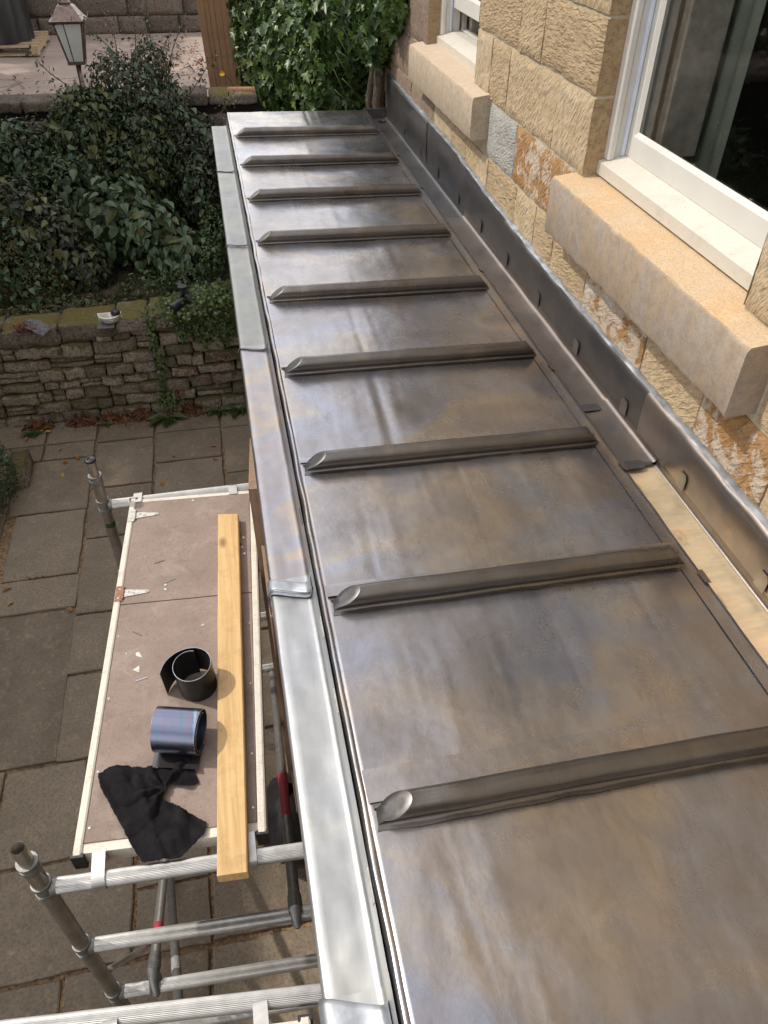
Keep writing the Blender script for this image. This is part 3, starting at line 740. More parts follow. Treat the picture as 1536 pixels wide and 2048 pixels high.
def window(y0, y1, zb, raised, label):
    z1 = WZ1 + .01
    fx = 1.468
    win = bpy.data.objects.new('window', None); COL.objects.link(win); win.parent = house; win.location = Vector((fx, (y0 + y1) / 2, zb)) - Vector(house.location); win['label'] = label
    for (a, s) in ((y1, -1), (y0, 1)):
        fr = MB()
        fr.bbox(fx, fx + .030, min(a, a + s * .042), max(a, a + s * .042), zb + .03, z1, .006)
        fr.bbox(fx + .010, fx + .12, min(a, a + s * .030), max(a, a + s * .030), zb, z1, .002)
        fr.out('frame', 'white_paint', win)
    # timber sill with a sloping top
    ya, yb = y0 + .004, y1 - .004
    sm = MB()
    pr = [(fx - .018, zb - .022), (fx - .018, zb + .022), (fx + .070, zb + .050), (fx + .12, zb + .052), (fx + .12, zb - .022)]
    sm.rings([[(x, y, z) for x, z in pr] for y in (ya, yb)], True, True, True)
    sm.out('timber_sill', 'dirty_paint', win)
    for (a, s) in ((y1 - .030, -1), (y0 + .030, 1)):
        bd = MB()
        bd.bbox(fx + .052, fx + .066, min(a, a + s * .016), max(a, a + s * .016), zb + .048, z1, .002)
        bd.out('parting_bead', 'blue_paint', win)
    sx = fx + .068
    for (nm, dz, xx) in (('sash', raised, sx),):
        b = zb + .050 + dz
        sb = MB()
        sb.bbox(xx, xx + .035, y1 - .030 - .050, y1 - .030, b, z1, .002)
        sb.bbox(xx, xx + .035, y0 + .030, y0 + .030 + .050, b, z1, .002)
        sb.bbox(xx, xx + .035, y0 + .080, y1 - .080, b, b + .078, .002)
        so = sb.out('sash', 'white_paint', win)
        gb = MB()
        gy0, gy1, gz0 = y0 + .080, y1 - .080, b + .078
        gb.rings([[(xx + .0015, gy0, gz0), (xx + .0015, gy1, gz0)], [(xx + .013, gy0 , gz0 + .014), (xx + .013, gy1, gz0 + .014)]], False)
        gb.rings([[(xx + .0015, gy1, gz0), (xx + .0015, gy1, z1)], [(xx + .013, gy1 - .012, gz0 + .012), (xx + .013, gy1 - .012, z1)]], False)
        gb.rings([[(xx + .0015, gy0, gz0), (xx + .0015, gy0, z1)], [(xx + .013, gy0 + .012, gz0 + .012), (xx + .013, gy0 + .012, z1)]], False)
        gb.out('glazing_bead', 'white_paint', win)
        MB().box(xx + .0135, xx + .0175, gy0 - .004, gy1 + .004, gz0 - .004, z1).out('glass', 'glass', win)
    if raised:
        up_ = MB().bbox(sx + .040, sx + .075, y0 + .03, y1 - .03, zb + .26 , zb + .30, .002)
        up_.bbox(sx + .060, sx + .10, y0 + .03, y1 - .03, zb + .03, zb + .062, .002)
        up_.out('inner_sill', 'white_paint', win)
    return win
window(W1[0], W1[1], 3.372, 0.0, 'closed white sash window with dark glass, nearest the camera')
window(W2[0], W2[1], 3.395, 0.125, 'white sash window pushed slightly open, far end')
# rooms behind
for (a, b) in ((0.6, 3.6), (3.75, 6.7)):
    rm = MB()
    x0, x1 = 1.80, 4.6
    rm.box(x1, x1 + .05, a, b, 2.6, 5.4); rm.box(x0, x1, a - .05, a, 2.6, 5.4); rm.box(x0, x1, b, b + .05, 2.6, 5.4)
    rm.box(x0, x1, a, b, 2.55, 2.6); rm.box(x0, x1, a, b, 5.4, 5.45)
    rm.out('room_wall', 'room_dark', house)
for (a, b) in (W1, W2):
    MB().bbox(1.64, 1.80, b - .10, b - .055, 3.42, 5.0, .004).bbox(1.60, 1.63, b - .05, b + .001, 3.42, 5.0, .004).out('shutter_case', 'shutter', house)
    v, f = grid(lambda u, w: (1.83 + .006 * math.sin(u * 20), b + .05 - .27 * u, 3.0 + 2.3 * w), 40, 3)
    put('curtain', v, f, 'curtain', house, True)
# lintel + plain upper wall
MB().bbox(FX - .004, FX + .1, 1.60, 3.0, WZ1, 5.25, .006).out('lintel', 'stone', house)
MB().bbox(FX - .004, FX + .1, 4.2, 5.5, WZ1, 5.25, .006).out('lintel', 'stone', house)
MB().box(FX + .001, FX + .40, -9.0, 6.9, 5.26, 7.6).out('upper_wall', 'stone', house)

# =================================================================== LEAD ROOF
roof = thing('lead_roof', 'long narrow grey lead roof with nine rounded rolls', 'roof', (0.65, 3.0, RZ))
RX0, RX1 = 0.128, 1.172
SL = -0.0252
def rz(x): return RZ + SL * (x - RX0)
ROLLS = [5.70, 5.055, 4.435, 3.805, 3.16, 2.535, 1.930, 1.335, 0.747, 0.150, -0.45]
# deck below
MB().box(RX0 + .02, RX1 - .02, -1.0, 6.30, RZ - .16, RZ - .045).out('roof_deck', 'door_wood', roof)
edges = [6.345] + ROLLS + [-1.0]
cre = [(random.uniform(.25, .95), random.uniform(.0006, .0016) * random.choice((-1, 1, 1)), random.uniform(.005, .011)) for _ in range(7)]
for i, (yb, ya) in enumerate(zip(edges[:-1], edges[1:])):
    loc = [(random.uniform(.22, 1.05), random.uniform(.0008, .0022) * random.choice((-1, 1)), random.uniform(.008, .022), random.uniform(.2, 1)) for _ in range(3)]
    def fn(u, w):
        x = RX0 + (RX1 - RX0) * u; y = ya + (yb - ya) * w
        z = rz(x)
        ed = min(1, min(u, 1 - u) * 12)
        h = 0.0030 * nz3(x * 3.1, y * 3.1, i * 1.3) + 0.0012 * nz3(x * 10, y * 7, i)
        for (c, a, s) in cre: h += a * .45 * math.exp(-((x - c - .03 * nz3(y * 2, c)) / s) ** 2) * (0.5 + nz3(y * 3, c * 7))
        for (c, a, s, t) in loc: h += a * math.exp(-((x - c - .02 * (y - ya)) / s) ** 2) * max(0, 1 - abs((y - ya) / (yb - ya) - t))
        z += h * ed
        # dressed-down edges
        if u < 0.004: z -= .020
        if u > 0.996: z -= .022
        return (x, y, z)
    nx, ny = 110, 44
    v, f = grid(fn, nx, ny)
    put('lead_sheet', v, f, 'lead_roof', roof, True)
# rolls
prof = [(-.034, .0002), (-.026, .0012), (-.0190, .0032)]
prof += [(-.0275 * math.cos(t), .0315 + .0275 * math.sin(t) * .95) for t in np.linspace(-.80, PI + .95, 17)]
prof += [(.0150, .0045), (.0155, .0016), (.0215, .0006), (.027, .0002)]
for i, yr in enumerate(ROLLS):
    rs_ = random.Random(i)
    R_ = []
    N = 46
    for j in range(N + 1):
        t = j / N
        ring = []
        for (py, pz) in prof:
            wav = 1 + .05 * nz3(t * 11, i * 5.3, 0)
            sc = 1.0
            x_lo = 0.148 + pz * 1.35; x_hi = 1.158 - pz * .9
            if t < .02: x = x_lo
            elif t > .98: x = x_hi
            else: x = x_lo + (x_hi - x_lo) * (t - .02) / .96
            hh = pz * sc * (1 + .03 * nz3(t * 9, i * 3.1, 4))
            yy = yr + py * (wav if pz > .004 else 1) + .0025 * nz3(t * 5, i * 2.2, 1)
            if pz <= .0022: yy += .004 * nz3(t * 14, i * 7, py * 50)
            ring.append((x, yy, rz(x) + hh + .0012))
        R_.append(ring)
    mb = MB().rings(R_, False)
    o = mb.out('roll', 'lead_roll', roof, True)
    # end faces: slanted bossed ends
    for jj, sgn in ((0, -1), (N, 1)):
        inner = R_[jj][2:21]
        m_ = len(inner)
        c = Vector((sum(p[0] for p in inner) / m_, sum(p[1] for p in inner) / m_, sum(p[2] for p in inner) / m_))
        k1 = 1 + .25 * nz3(i * 3.7, jj); bl_ = Vector((sgn * .0035 * k1, 0, .0015))
        ring0 = [tuple(Vector(p) + Vector((sgn * .0006, 0, .0003))) for p in inner]
        ring1 = [tuple(Vector(p).lerp(c, .07) + bl_ * .55) for p in inner]
        ring2 = [tuple(Vector(p).lerp(c, .5) + bl_ * (.45 + .25 * nz3(q * .7, i))) for q, p in enumerate(inner)]
        mbe = MB().rings([ring0, ring1, ring2], True)
        n = len(mbe.v); mbe.v.append(tuple(c + bl_ * .45))
        for q in range(m_): mbe.f.append((2 * m_ + q, 2 * m_ + (q + 1) % m_, n))
        smooth_by_angle(mbe.out('roll_end', 'lead_dark', o), 60)
    # splash lap on the far side with its faint free edge
    lw = (.02, .02, .02, .015, .02, .02, .025, .045, .078, .07, .07)[min(i, 10)]
    def fl(u, w):
        x = .140 + (1.165 - .140) * u
        y = yr + .030 + (lw + .006 * nz3(u * 9, i * 3)) * w
        return (x, y, rz(x) + .0048 + .0028 * nz3(x * 3.1, y * 3.1, i * 1.3) * 1.0 - (.0025 if w > .99 else 0))
    v, f = grid(fl, 60, 4)
    put('splash_lap', v, f, 'lead_roof', roof, True)
# left edge bead and dark turned-down edge
bd = []
for (xo, zo) in ((-.013, -.085), (-.010, -.03), (-.007, -.008), (-.004, -.001), (.001, .0022), (.006, .0018), (.009, .0002)):
    bd.append([(RX0 + xo + .0035 * nz3(y * 7, zo * 30, 3), y, RZ + zo + (.003 * nz3(y * 9, xo * 40, 1) if zo > -.03 else 0)) for y in np.linspace(6.345, -1, 260)])
MB().rings(bd, False).out('edge_turndown', 'lead_roof', roof, True)
# turned down far edge, drip edge over the gutter
fe = []
for (yo, zo) in ((0, .001), (.008, -.004), (.011, -.02), (.011, -.12)):
    fe.append([(x, 6.345 + yo, rz(x) + zo + .0015 * nz3(x * 12, 0)) for x in np.linspace(RX0, RX1, 40)])
MB().rings(fe, False).out('far_turndown', 'lead_lap', roof, True)
sheared = MB().rings([[(1.19, 6.30, rz(1.19) + .005), (1.165, 6.36, RZ - .02)], [(1.215, 6.40, RZ + .0), (1.19, 6.41, RZ - .02)]], False)
de = []
for (xo, zo) in ((-.035, .004), (-.004, .004), (.012, .001), (.020, -.006), (.021, -.052)):
    de.append([(RX1 + xo + (.003 * nz3(y * 8, 2) if xo > 0 else 0), y, rz(RX1) + zo) for y in np.linspace(6.345, -1, 240)])
MB().rings(de, False).out('drip_edge', 'lead_roof', roof, True)
for y in (5.2, 4.55, 3.35, 2.42, 1.775, 1.26, .9):
    def ft(u, w):
        y_ = y - .026 + .052 * w; x_ = RX1 + .002 + .024 * u
        cut_ = .008 if (w < .01 or w > .99) and (u < .01 or u > .99) else 0
        return (x_, y_ + (cut_ if w < .5 else -cut_), rz(RX1) + .0075 - max(0, u - .75) * .035)
    v, f = grid(ft, 6, 6)
    put('retaining_clip', v, f, 'lead_lap', roof, False)

# =================================================================== CAPPING on the cornice
cap = thing('cornice_capping', 'strip of lead capping along the left edge of the roof, in lapped lengths', 'lead capping', (0.05, 3, 2.72))
CZ = 2.722
joints = [6.28, 5.19, 3.975, 2.865, 1.500, 0.432, -1.0]
cmats = ['lead_green', 'lead_green', 'lead_green', 'lead_irid', 'lead_bright', 'lead_bright']
for i, (yb, ya) in enumerate(zip(joints[:-1], joints[1:])):
    lift = .0035 * (i % 2)
    yb2 = yb + (.03 if i else 0)
    seg = 90
    R_ = []
    for j in range(seg + 1):
        y = yb2 + (ya - yb2) * j / seg
        w = lambda a, s: a * nz3(y * 6, s, i * 3)
        zz = CZ - .0 + lift + .004 * (1 - j / seg)
        w = lambda a, s: a * .6 * nz3(y * 6, s, i * 3)
        R_.append([(-.001 + w(.003, 1), y, zz - .062), (-.004 + w(.002, 2), y, zz - .03), (-.005 + w(.002, 3), y, zz - .010), (-.002, y, zz - .002 + w(.001, 4)), (.004, y, zz + .001),
                   (.022, y, zz + .001 + w(.003, 5) + .0012 * nz3(y * 21, 3)), (.040, y, zz + w(.005, 6) + .0024 * nz3(y * 24, 6)), (.058, y, zz + w(.006, 7) + .003 * nz3(y * 20, 9)), (.076, y, zz + w(.005, 8)), (.092, y, zz + w(.002, 9)),
                   (.103 + w(.003, 10), y, zz + .002), (.1075 + w(.003, 11), y, zz + .008), (.1115 + w(.002, 12), y, zz + .045), (.1165, y, zz + .072)])
    mb = MB().rings(R_, False)
    o = mb.out('capping_sheet', cmats[i], cap, True)
    if i == 3: o['label'] = 'brownish iridescent length of capping'
    if i == 4: o['label'] = 'bright silvery length of capping'
def fold(y, wd, hgt, mat, name='lap_fold'):
    R_ = []
    yo = [(0, 0), (.004, hgt * .8), (.012, hgt), (wd - .012, hgt), (wd - .003, hgt * .8), (wd, hgt * .2)]
    prof_ = [(-.006, -.085), (-.010, -.03), (-.010, -.008), (-.002, .002), (.012, .005), (.05, .002), (.09, .003), (.103, .010), (.108, .034)]
    for (dy, h) in yo:
        R_.append([(px - (h * .4 if pz < 0 else 0), y - dy - px * .32 + .01, CZ + .0048 + pz + (h if pz > -.006 else 0)) for px, pz in prof_])
    return MB().rings(R_, False).out(name, mat, cap, True)
for y in joints[1:4]: fold(y + .004, .011, .0045, 'lead_green')
fold(1.520, .050, .006, 'lead_edge'); fold(1.474, .014, .012, 'lead_edge')
fold(0.455, .060, .008, 'lead_edge'); fold(0.392, .014, .013, 'lead_edge')
for y in (4.6, 3.35, 2.35, 1.72, 1.28, 1.05, .62):
    MB().bbox(.1125, .1165, y - .035, y + .035, 2.735, 2.792, .001).out('clip', 'lead_dark' if y > 1.3 else 'zinc', cap)

# =================================================================== GUTTER
gut = thing('box_gutter', 'lead lined box gutter with a golden sheen painted into its near section, between roof and wall', 'gutter', (1.28, 3, 2.7))
GX0, GX1 = 1.185, 1.362
def lining(ya, yb, z, mat, zend=None):
    R_ = []
    for y in np.linspace(yb, ya, 70):
        w = lambda a, s: a * nz3(y * 5, s, z * 40)
        zz = z + w(.002, 9)
        R_.append([(GX0 - .008, y, zz + .055), (GX0 - .004 + w(.003, 1), y, zz + .012), (GX0 + .012, y, zz + .002), (1.25, y, zz + w(.003, 2)), (1.31, y, zz + w(.003, 3)), (GX1 - .022, y, zz + .002), (GX1 - .008, y, zz + .006), (GX1 - .002, y, zz + .016), (GX1 + .004, y, zz + .10)])
    return MB().rings(R_, False).out('gutter_lining', mat, gut, True)
lining(4.205, 6.45, 2.690, 'lead_dark'); lining(2.23, 4.235, 2.698, 'lead_brown'); lining(1.855, 2.26, 2.704, 'lead_brown')
for y, z in ((4.202, 2.6945), (2.227, 2.7025), (1.852, 2.7085)):
    MB().rings([[(x, y + .008 + .002 * nz3(x * 50, y), z + .0015) for x in np.linspace(GX0 + .004, GX1 - .02, 14)], [(x, y - .004 + .002 * nz3(x * 50, y), z - .003) for x in np.linspace(GX0 + .004, GX1 - .02, 14)]], False).out('lap_edge', 'lead_black', gut)
# near lead lining, with its warm reflection painted into the colour
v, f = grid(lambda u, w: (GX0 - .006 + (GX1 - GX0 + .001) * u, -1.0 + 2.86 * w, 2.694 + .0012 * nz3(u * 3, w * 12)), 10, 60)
tb = put('gutter_lining', v, f, 'gutter_painted_sheen', gut, True)
tb['label'] = 'near section of the gutter lining, its golden sheen painted in'
MB().box(1.2095, 1.2110, -1.0, 1.84, 2.6950, 2.6957).out('scribed_line', 'lead_dark', gut)
R_ = []
for y in np.linspace(1.86, -1.0, 60): R_.append([(GX1 - .009, y, 2.6958), (GX1 - .005, y, 2.698), (GX1 - .002 + .002 * nz3(y * 6, 1), y, 2.706), (GX1 + .003, y, 2.80)])
MB().rings(R_, False).out('gutter_upstand', 'lead_brown', gut, True)
for (y, ang) in ((2.215, 0), (1.850, 1)):
    v, f = grid(lambda u, w: (1.235 + .075 * u, y - .02 + .045 * w + (.006 if u in (0, 1) and w in (0, 1) else 0) * (1 if w == 0 else -1), (2.7115 if ang else 2.7085) + .0006 * math.sin(u * 6)), 6, 4)
    put('lap_clip', v, f, 'lead_dark', gut)
# closed far end with outlet
MB().bbox(1.185, 1.372, 6.440, 6.452, 2.66, 2.76, .002).out('end_wall', 'lead_dark', gut)
MB().lathe((1.305, 6.335, 2.6935), [(.026, 0.0), (.030, 0.001), (.030, .0025), (.024, .003), (.022, .0005)], 22).out('outlet', 'black_plastic', gut)

# =================================================================== WALL FLASHING
fl_ = thing('wall_flashing', 'grey lead cover flashing with clips along the foot of the stone wall', 'flashing', (1.36, 3, 2.8))
tops = [(6.42, 3.0), (5.6, 2.985), (4.6, 2.975), (3.9, 2.93), (3.1, 2.90), (2.4, 2.893), (1.9, 2.892), (1.2, 2.882), (0, 2.88), (-1, 2.88)]
def ztop(y):
    for (a, za), (b, zb_) in zip(tops[:-1], tops[1:]):
        if b <= y <= a: return zb_ + (za - zb_) * (y - b) / (a - b)
    return 2.88
segs = [(6.42, 5.15, 'lead_dark', .000), (5.18, 3.55, 'lead_dark', .0035), (3.58, 2.01, 'lead_dark', .000), (2.012, .45, 'lead_brown', -.0035), (.48, -1, 'lead_brown', 0)]
for i, (yb, ya, mt, dx) in enumerate(segs):
    R_ = []
    for y in np.linspace(yb, ya, 80):
        w = lambda a, s: a * nz3(y * 7, s, i * 5)
        zt = ztop(y); zb_ = 2.728 + .004 * math.sin(y)
        R_.append([(1.3585 + dx + w(.001, 1), y, zb_), (1.3580 + dx + w(.003, 2), y, zb_ + .04), (1.3575 + dx + w(.004, 3), y, (zt + zb_) / 2), (1.3575 + dx + w(.003, 4), y, zt - .025),
                   (1.360 + dx + w(.003, 5), y, zt - .008 + w(.003, 6)), (1.367 + w(.003, 7), y, zt - .001 + w(.004, 8))])
    MB().rings(R_, False).out('cover_sheet', mt, fl_, True)
R_ = []
for y in np.linspace(6.42, -1, 520):
    w = lambda a, s, q=9: a * nz3(y * q, s, 7)
    zt = ztop(y)
    R_.append([(1.3665 + w(.003, 7), y, zt - .002 + w(.004, 8)), (1.373, y, zt + .001 + w(.004, 2)), (1.380 + w(.002, 1), y, zt + .003 + w(.006, 3) + w(.003, 1, 23)), (1.390, y, zt + .006 + w(.008, 4) + w(.006, 2, 23)), (1.402, y, zt + .003)])
MB().rings(R_, False).out('bossed_top_edge', 'lead_edge', fl_, True)
for y in (1.23, 1.689, 2.129, 2.583, 3.036, 3.483, 3.931, 4.374, 4.85, 5.3, 5.8, 0.75):
    pr = [(-.024, 0), (.024, 0), (.024, .045), (.015, .058), (-.015, .058), (-.024, .045)]
    dxc = -.0035 if y < 2.01 else (0 if y < 3.56 else .0035)
    fr_ = [(1.3515 + dxc, y + a, 2.730 + b) for a, b in pr]; bk = [(1.3540 + dxc, y + a, 2.730 + b) for a, b in pr]
    MB().rings([bk, fr_], True, True, True).out('clip', 'lead_lap' if y < 2.6 else 'lead_dark', fl_)

# =================================================================== ROOM UNDER THE ROOF
gr = thing('garden_room', 'narrow timber and stone room standing under the lead roof', 'building', (0.6, 3, 0))
MB().box(0.10, 1.36, -1.0, 6.28, 0.0, 2.60).out('wall', 'rubble', gr)
MB().bbox(0.012, 0.125, -1.0, 6.26, 2.60, 2.655, .004).out('cornice_board', 'door_wood', gr)
MB().box(1.17, 1.37, -1.0, 6.44, 2.60, 2.675).out('gutter_bearer', 'door_wood', gr)
dr = MB()
a, b = Vector((-.010, 2.70, 0)), Vector((-.040, 2.36, 0))
nn = Vector((.99, -.12, 0)) * .04
dr.rings([[(a.x, a.y, z), (b.x, b.y, z), (b.x + nn.x, b.y + nn.y, z), (a.x + nn.x, a.y + nn.y, z)] for z in (0.02, 2.40)], True, True, True)
dr.out('door', 'door_wood', gr)
MB().bbox(-.02, .06, 1.95, 2.36, .02, 2.1, .005).out('door_leaf', 'door_wood', gr)

# =================================================================== SCAFFOLD
def joint(mb, p, horizontal_dir, r=.0256):
    p = Vector(p)
    for dz in (-.034, -.020, .022, .030):
        mb.tube(p + Vector((0, 0, dz)), p + Vector((0, 0, dz + .008)), r + .0045, 18)
    mb.tube(p + Vector((0, 0, -.03)), p + Vector((0, 0, .03)), r + .0022, 18)
    d = Vector(horizontal_dir).normalized()
    mb.tube(p + d * .022, p + d * .040, .0285, 16, .0262)
def frame(t, pl, pr, rungs, ztop_, open_top, first_r=.0254):
    pl = Vector(pl); pr = Vector(pr); d = (pr - pl).normalized()
    for (p, s, side) in ((pl, 1, 0), (pr, -1, 1)):
        mb = MB().tube((p.x, p.y, .06), (p.x, p.y, ztop_), .0254, 22)
        u = mb.out('upright', 'alu_dirty', t); smooth_by_angle(u)
        c = MB()
        c.tube((p.x, p.y, ztop_ - .03), (p.x, p.y, ztop_ - .022), .031, 18); c.tube((p.x, p.y, ztop_ - .006), (p.x, p.y, ztop_ + .003), .0315, 18)
        c.tube((p.x, p.y, ztop_ - .05), (p.x, p.y, ztop_), .0285, 18)
        smooth_by_angle(c.out('collar', 'alu_dull', u))
        for z in rungs:
            c = MB(); joint(c, (p.x, p.y, z), d * s); smooth_by_angle(c.out('collar', 'alu_dull', u))
        # spigot
        sp = MB()
        n = 18
        R_ = []
        for (rr, z) in ((.0215, ztop_ - .01), (.0215, ztop_ + .085), (.020, ztop_ + .088), (.0185, ztop_ + .086), (.0185, ztop_ + .0)):
            R_.append([(p.x + rr * math.cos(2 * PI * i / n), p.y + rr * math.sin(2 * PI * i / n), z) for i in range(n)])
        sp.rings(R_, True, False, True)
        smooth_by_angle(sp.out('spigot', 'alu_dirty', u))
        if not open_top:
            k_ = MB().lathe((p.x, p.y, ztop_ + .082), [(.024, 0), (.0265, .006), (.024, .013), (.012, .014), (.011, .010), (.006, .010), (.005, .013), (.002, .013)], 20)
            k_.out('end_plug', 'black_plastic', u, True)
        MB().tube((p.x, p.y, .0), (p.x, p.y, .07), .05, 16, .03).out('foot', 'black_plastic', u)
    for z in rungs:
        a = Vector((pl.x, pl.y, z)) + d * .036; b = Vector((pr.x, pr.y, z)) - d * .036
        MB().tube(a, b, .0252, 72, ribs=.0011).out('rung', 'alu', t)
tower = thing('scaffold_tower', 'aluminium scaffold tower carrying the brown work platform', 'scaffold', (-.4, 2, 0), 'scaffold frames beside the roof')
frame(tower, (-.797, 1.176, 0), (.045, 1.130, 0), [1.9, 1.42, .94, .46], 2.075, True)
frame(tower, (-.741, 2.990, 0), (.045, 2.990, 0), [1.9, 1.42, .94, .46], 2.085, False)
def clamp(mb, p, r=.033, w=.028):
    p = Vector(p)
    mb.tube(p - Vector((w, 0, 0)), p + Vector((w, 0, 0)), r, 20)
def brace(a, b, r, mat, hook=None, name='brace'):
    o = MB().tube(a, b, r, 20).out(name, mat, tower); smooth_by_angle(o)
    if hook is not None:
        A = Vector(a); B = Vector(b); d = (A - B).normalized()
        k_ = MB(); k_.tube(A - d * .07, A - d * .01, r + .004, 18, r + .006)
        k_.sweep([A - d * .03, A + d * .01 + Vector((0, 0, .008)), Vector(hook) + Vector((0, 0, .034)), Vector(hook) + Vector((0, -.034, .006)), Vector(hook) + Vector((0, -.026, -.026))], [.024, .025, .020, .016, .012], 12)
        k_.tube(Vector(hook) - Vector((.006, 0, 0)), Vector(hook) + Vector((.006, 0, 0)), .041, 22)
        k_.tube(Vector(hook) - Vector((.020, 0, 0)), Vector(hook) + Vector((.020, 0, 0)), .034, 22)
        smooth_by_angle(k_.out('brace_hook', 'alu_dull', o))
    return o
b1 = brace((-.641, 1.215, .985), (-.700, 2.95, .02), .0205, 'alu', (-.641, 1.176, .94))
MB().tube((-.6455, 1.345, .912), (-.6475, 1.425, .869), .0208, 20).out('red_mark', 'red_paint', b1)
b2 = brace((-.575, 1.10, .80), (-.745, 2.02, .05), .0205, 'alu_dull')
MB().tube((-.6155, 1.315, .625), (-.628, 1.385, .568), .0209, 20).out('printed_label', 'label', b2)
b3 = brace((-.062, 1.14, 1.445), (-.062, 2.94, .46), .0215, 'alu_dull', (-.062, 1.132, 1.42))
MB().tube((-.062, 1.62, 1.1823), (-.062, 1.92, 1.018), .0222, 20).out('red_tape', 'red_paint', b3)
brace((-.775, 1.195, 1.13), (-.668, 1.375, .83), .0125, 'alu')
t2 = thing('scaffold_tower', 'second scaffold frame at the bottom edge, nearest the camera', 'scaffold', (-.35, .76, 0), 'scaffold frames beside the roof')
tower_keep = tower
frame(t2, (-1.04, .826, 0), (.045, .719, 0), [1.9, 1.42], 2.06, True)

DA = math.radians(-3.5)
def deck(name, label, nl, nr, fl, fr, z, group):
    t = thing(name, label, 'platform', (nl[0], nl[1], z), group)
    nl, nr, fl, fr = [Vector((*p, 0)) for p in (nl, nr, fl, fr)]
    vdir = (fl - nl).normalized(); udir = (nr - nl).normalized()
    def P(u, v, dz=0): 
        a = nl.lerp(nr, u); b = fl.lerp(fr, u); p = a.lerp(b, v); return Vector((p.x, p.y, z + dz))
    W = (nr - nl).length; L_ = (fl - nl).length
    c = .027 / W
    for (u0, u1) in ((0, c), (1 - c, 1)):
        mb = MB().rings([[P(u0, v, -.065), P(u0, v, .006), P(u0 + .2 * c, v, .0095), P(u1 - .2 * c, v, .0095), P(u1, v, .006), P(u1, v, -.065)] for v in (0, 1)], True, True, True)
        r_ = mb.out('side_rail', 'deckframe', t)
        for v in (0, 1):
            q = MB().rings([[P(u0 - .01, v + s * .004, -.067), P(u0 - .01, v + s * .004, .0075), P(u1 + .01, v + s * .004, .0075), P(u1 + .01, v + s * .004, -.067)] for s in (-1, 1)], True, True, True)
            q.out('end_cap', 'black_plastic', r_)
    for (v0, v1) in ((.004, .022), (.982, .998)):
        MB().rings([[P(c, v, -.06), P(c, v, .001), P(1 - c, v, .001), P(1 - c, v, -.06)] for v in (v0, v1)], True, True, True).out('end_rail', 'deckframe', t)
    for (v0, v1, dz, nm) in ((.022, .602, 0, 'deck_panel'), (.6045, .982, .0012, 'hatch_panel')):
        n = 24
        mb = MB().rings([[P(u, v, dzz + dz + .0012 * nz3(u * 3, v * 5, dz)) for (u, dzz) in [(c + .004, -.009), (c + .004, .0045)] + [(c + .006 + (1 - 2 * c - .010) * k_ / 12, .006) for k_ in range(13)] + [(1 - c - .004, .0045), (1 - c - .004, -.009)]] for v in np.linspace(v0, v1, n)], True, True, True)
        o = mb.out(nm, 'ply', t)
        if nm == 'hatch_panel': hatch = o
        else: main = o
    # rivets and screws
    rv = MB()
    for i in (0, 2, 5, 8):
        for u in (c + .022, 1 - c - .022):
            rv.lathe(P(u, .05 + i * .057, .0065), [(.0045, 0), (.004, .0012), (.0015, .0014), (.001, .0004)], 8)
    rv.out('screws', 'zinc', main, kind='stuff')
    return t, P, hatch
pt, DP, hatch = deck('work_platform', 'brown plywood scaffold platform in pale metal frame, with hinged hatch', (-.712, 1.239), (-.115, 1.199), (-.608, 2.969), (-.017, 2.933), 1.93, 'scaffold platforms')
for (v, rusty, sc_) in ((.925, 0, 1), (.638, 1, 1)):
    o = DP(.0, v, .0105); vd = (DP(0, 1) - DP(0, 0)).normalized(); ud = (DP(1, .5) - DP(0, .5)).normalized()
    def Q(a, b, h=0): return o + ud * a + vd * b + Vector((0, 0, h))
    mb = MB()
    for k_ in (0, 1):
        pass
    pl_ = [(.003, -.042), (.034, -.042), (.034, .042), (.003, .042)]
    mb.rings([[Q(a, b, h) for a, b in pl_] for h in (0, .0022)], True, True, True)
    hp = mb.out('strap_hinge', 'rust' if rusty else 'zinc', pt)
    mb = MB(); ar = [(.036, -.022), (.036, .022), (.075, .016), (.135, .008), (.143, 0), (.135, -.008), (.075, -.016)]
    mb.rings([[Q(a, b, h) for a, b in ar] for h in (-.002, .0008)], True, True, True)
    mb.out('strap', 'zinc', hp)
    MB().tube(Q(.035, -.034, .003), Q(.035, .034, .003), .0042, 10).out('hinge_pin', 'rust' if rusty else 'zinc', hp)
    sc = MB()
    for (a, b) in ((.055, .008), (.078, -.004), (.130, 0), (.018, .026), (.018, -.026)): sc.lathe(Q(a, b, .0008), [(.006, 0), (.005, .0022), (.002, .0026), (.0015, .001)], 10)
    sc.out('screw', 'zinc', hp)
rv = MB()
for (u, v) in ((.345, .655), (.347, .640), (.90, .80), (.89, .765), (.905, .74), (.5, .97)): rv.lathe(DP(u, v, .0078), [(.007, 0), (.006, .0015), (.002, .0018)], 10)
rv.out('screw', 'zinc', hatch)
MB().lathe(DP(.865, .775, .0078), [(.0125, 0), (.013, .0006), (.001, .0007)], 16).out('finger_hole', 'black_plastic', hatch)
def hook(u, v, s, parent, P, railz=1.9):
    a = P(u, v, .004); 
    w = .020; 
    qc, zc_ = .066, -.034
    oa = [(qc + .0315 * math.cos(t), zc_ + .0315 * math.sin(t)) for t in np.linspace(PI / 2, -.5, 10)]
    ia = [(qc + .0275 * math.cos(t), zc_ + .0275 * math.sin(t)) for t in np.linspace(-.5, PI / 2, 10)]
    pr = [(-.004, -.05), (-.004, .006)] + oa + ia + [(.004, -.004), (.004, -.05)]
    R_ = [[a + Vector((x, s * q, h)) for q, h in pr] for x in (-w, w)]
    MB().rings(R_, True, True, True).out('rail_hook', 'alu', parent)
hook(.135, 0, -1, pt, DP); hook(.905, 0, -1, pt, DP); hook(.055, .985, 1, pt, DP); hook(.82, .985, 1, pt, DP)
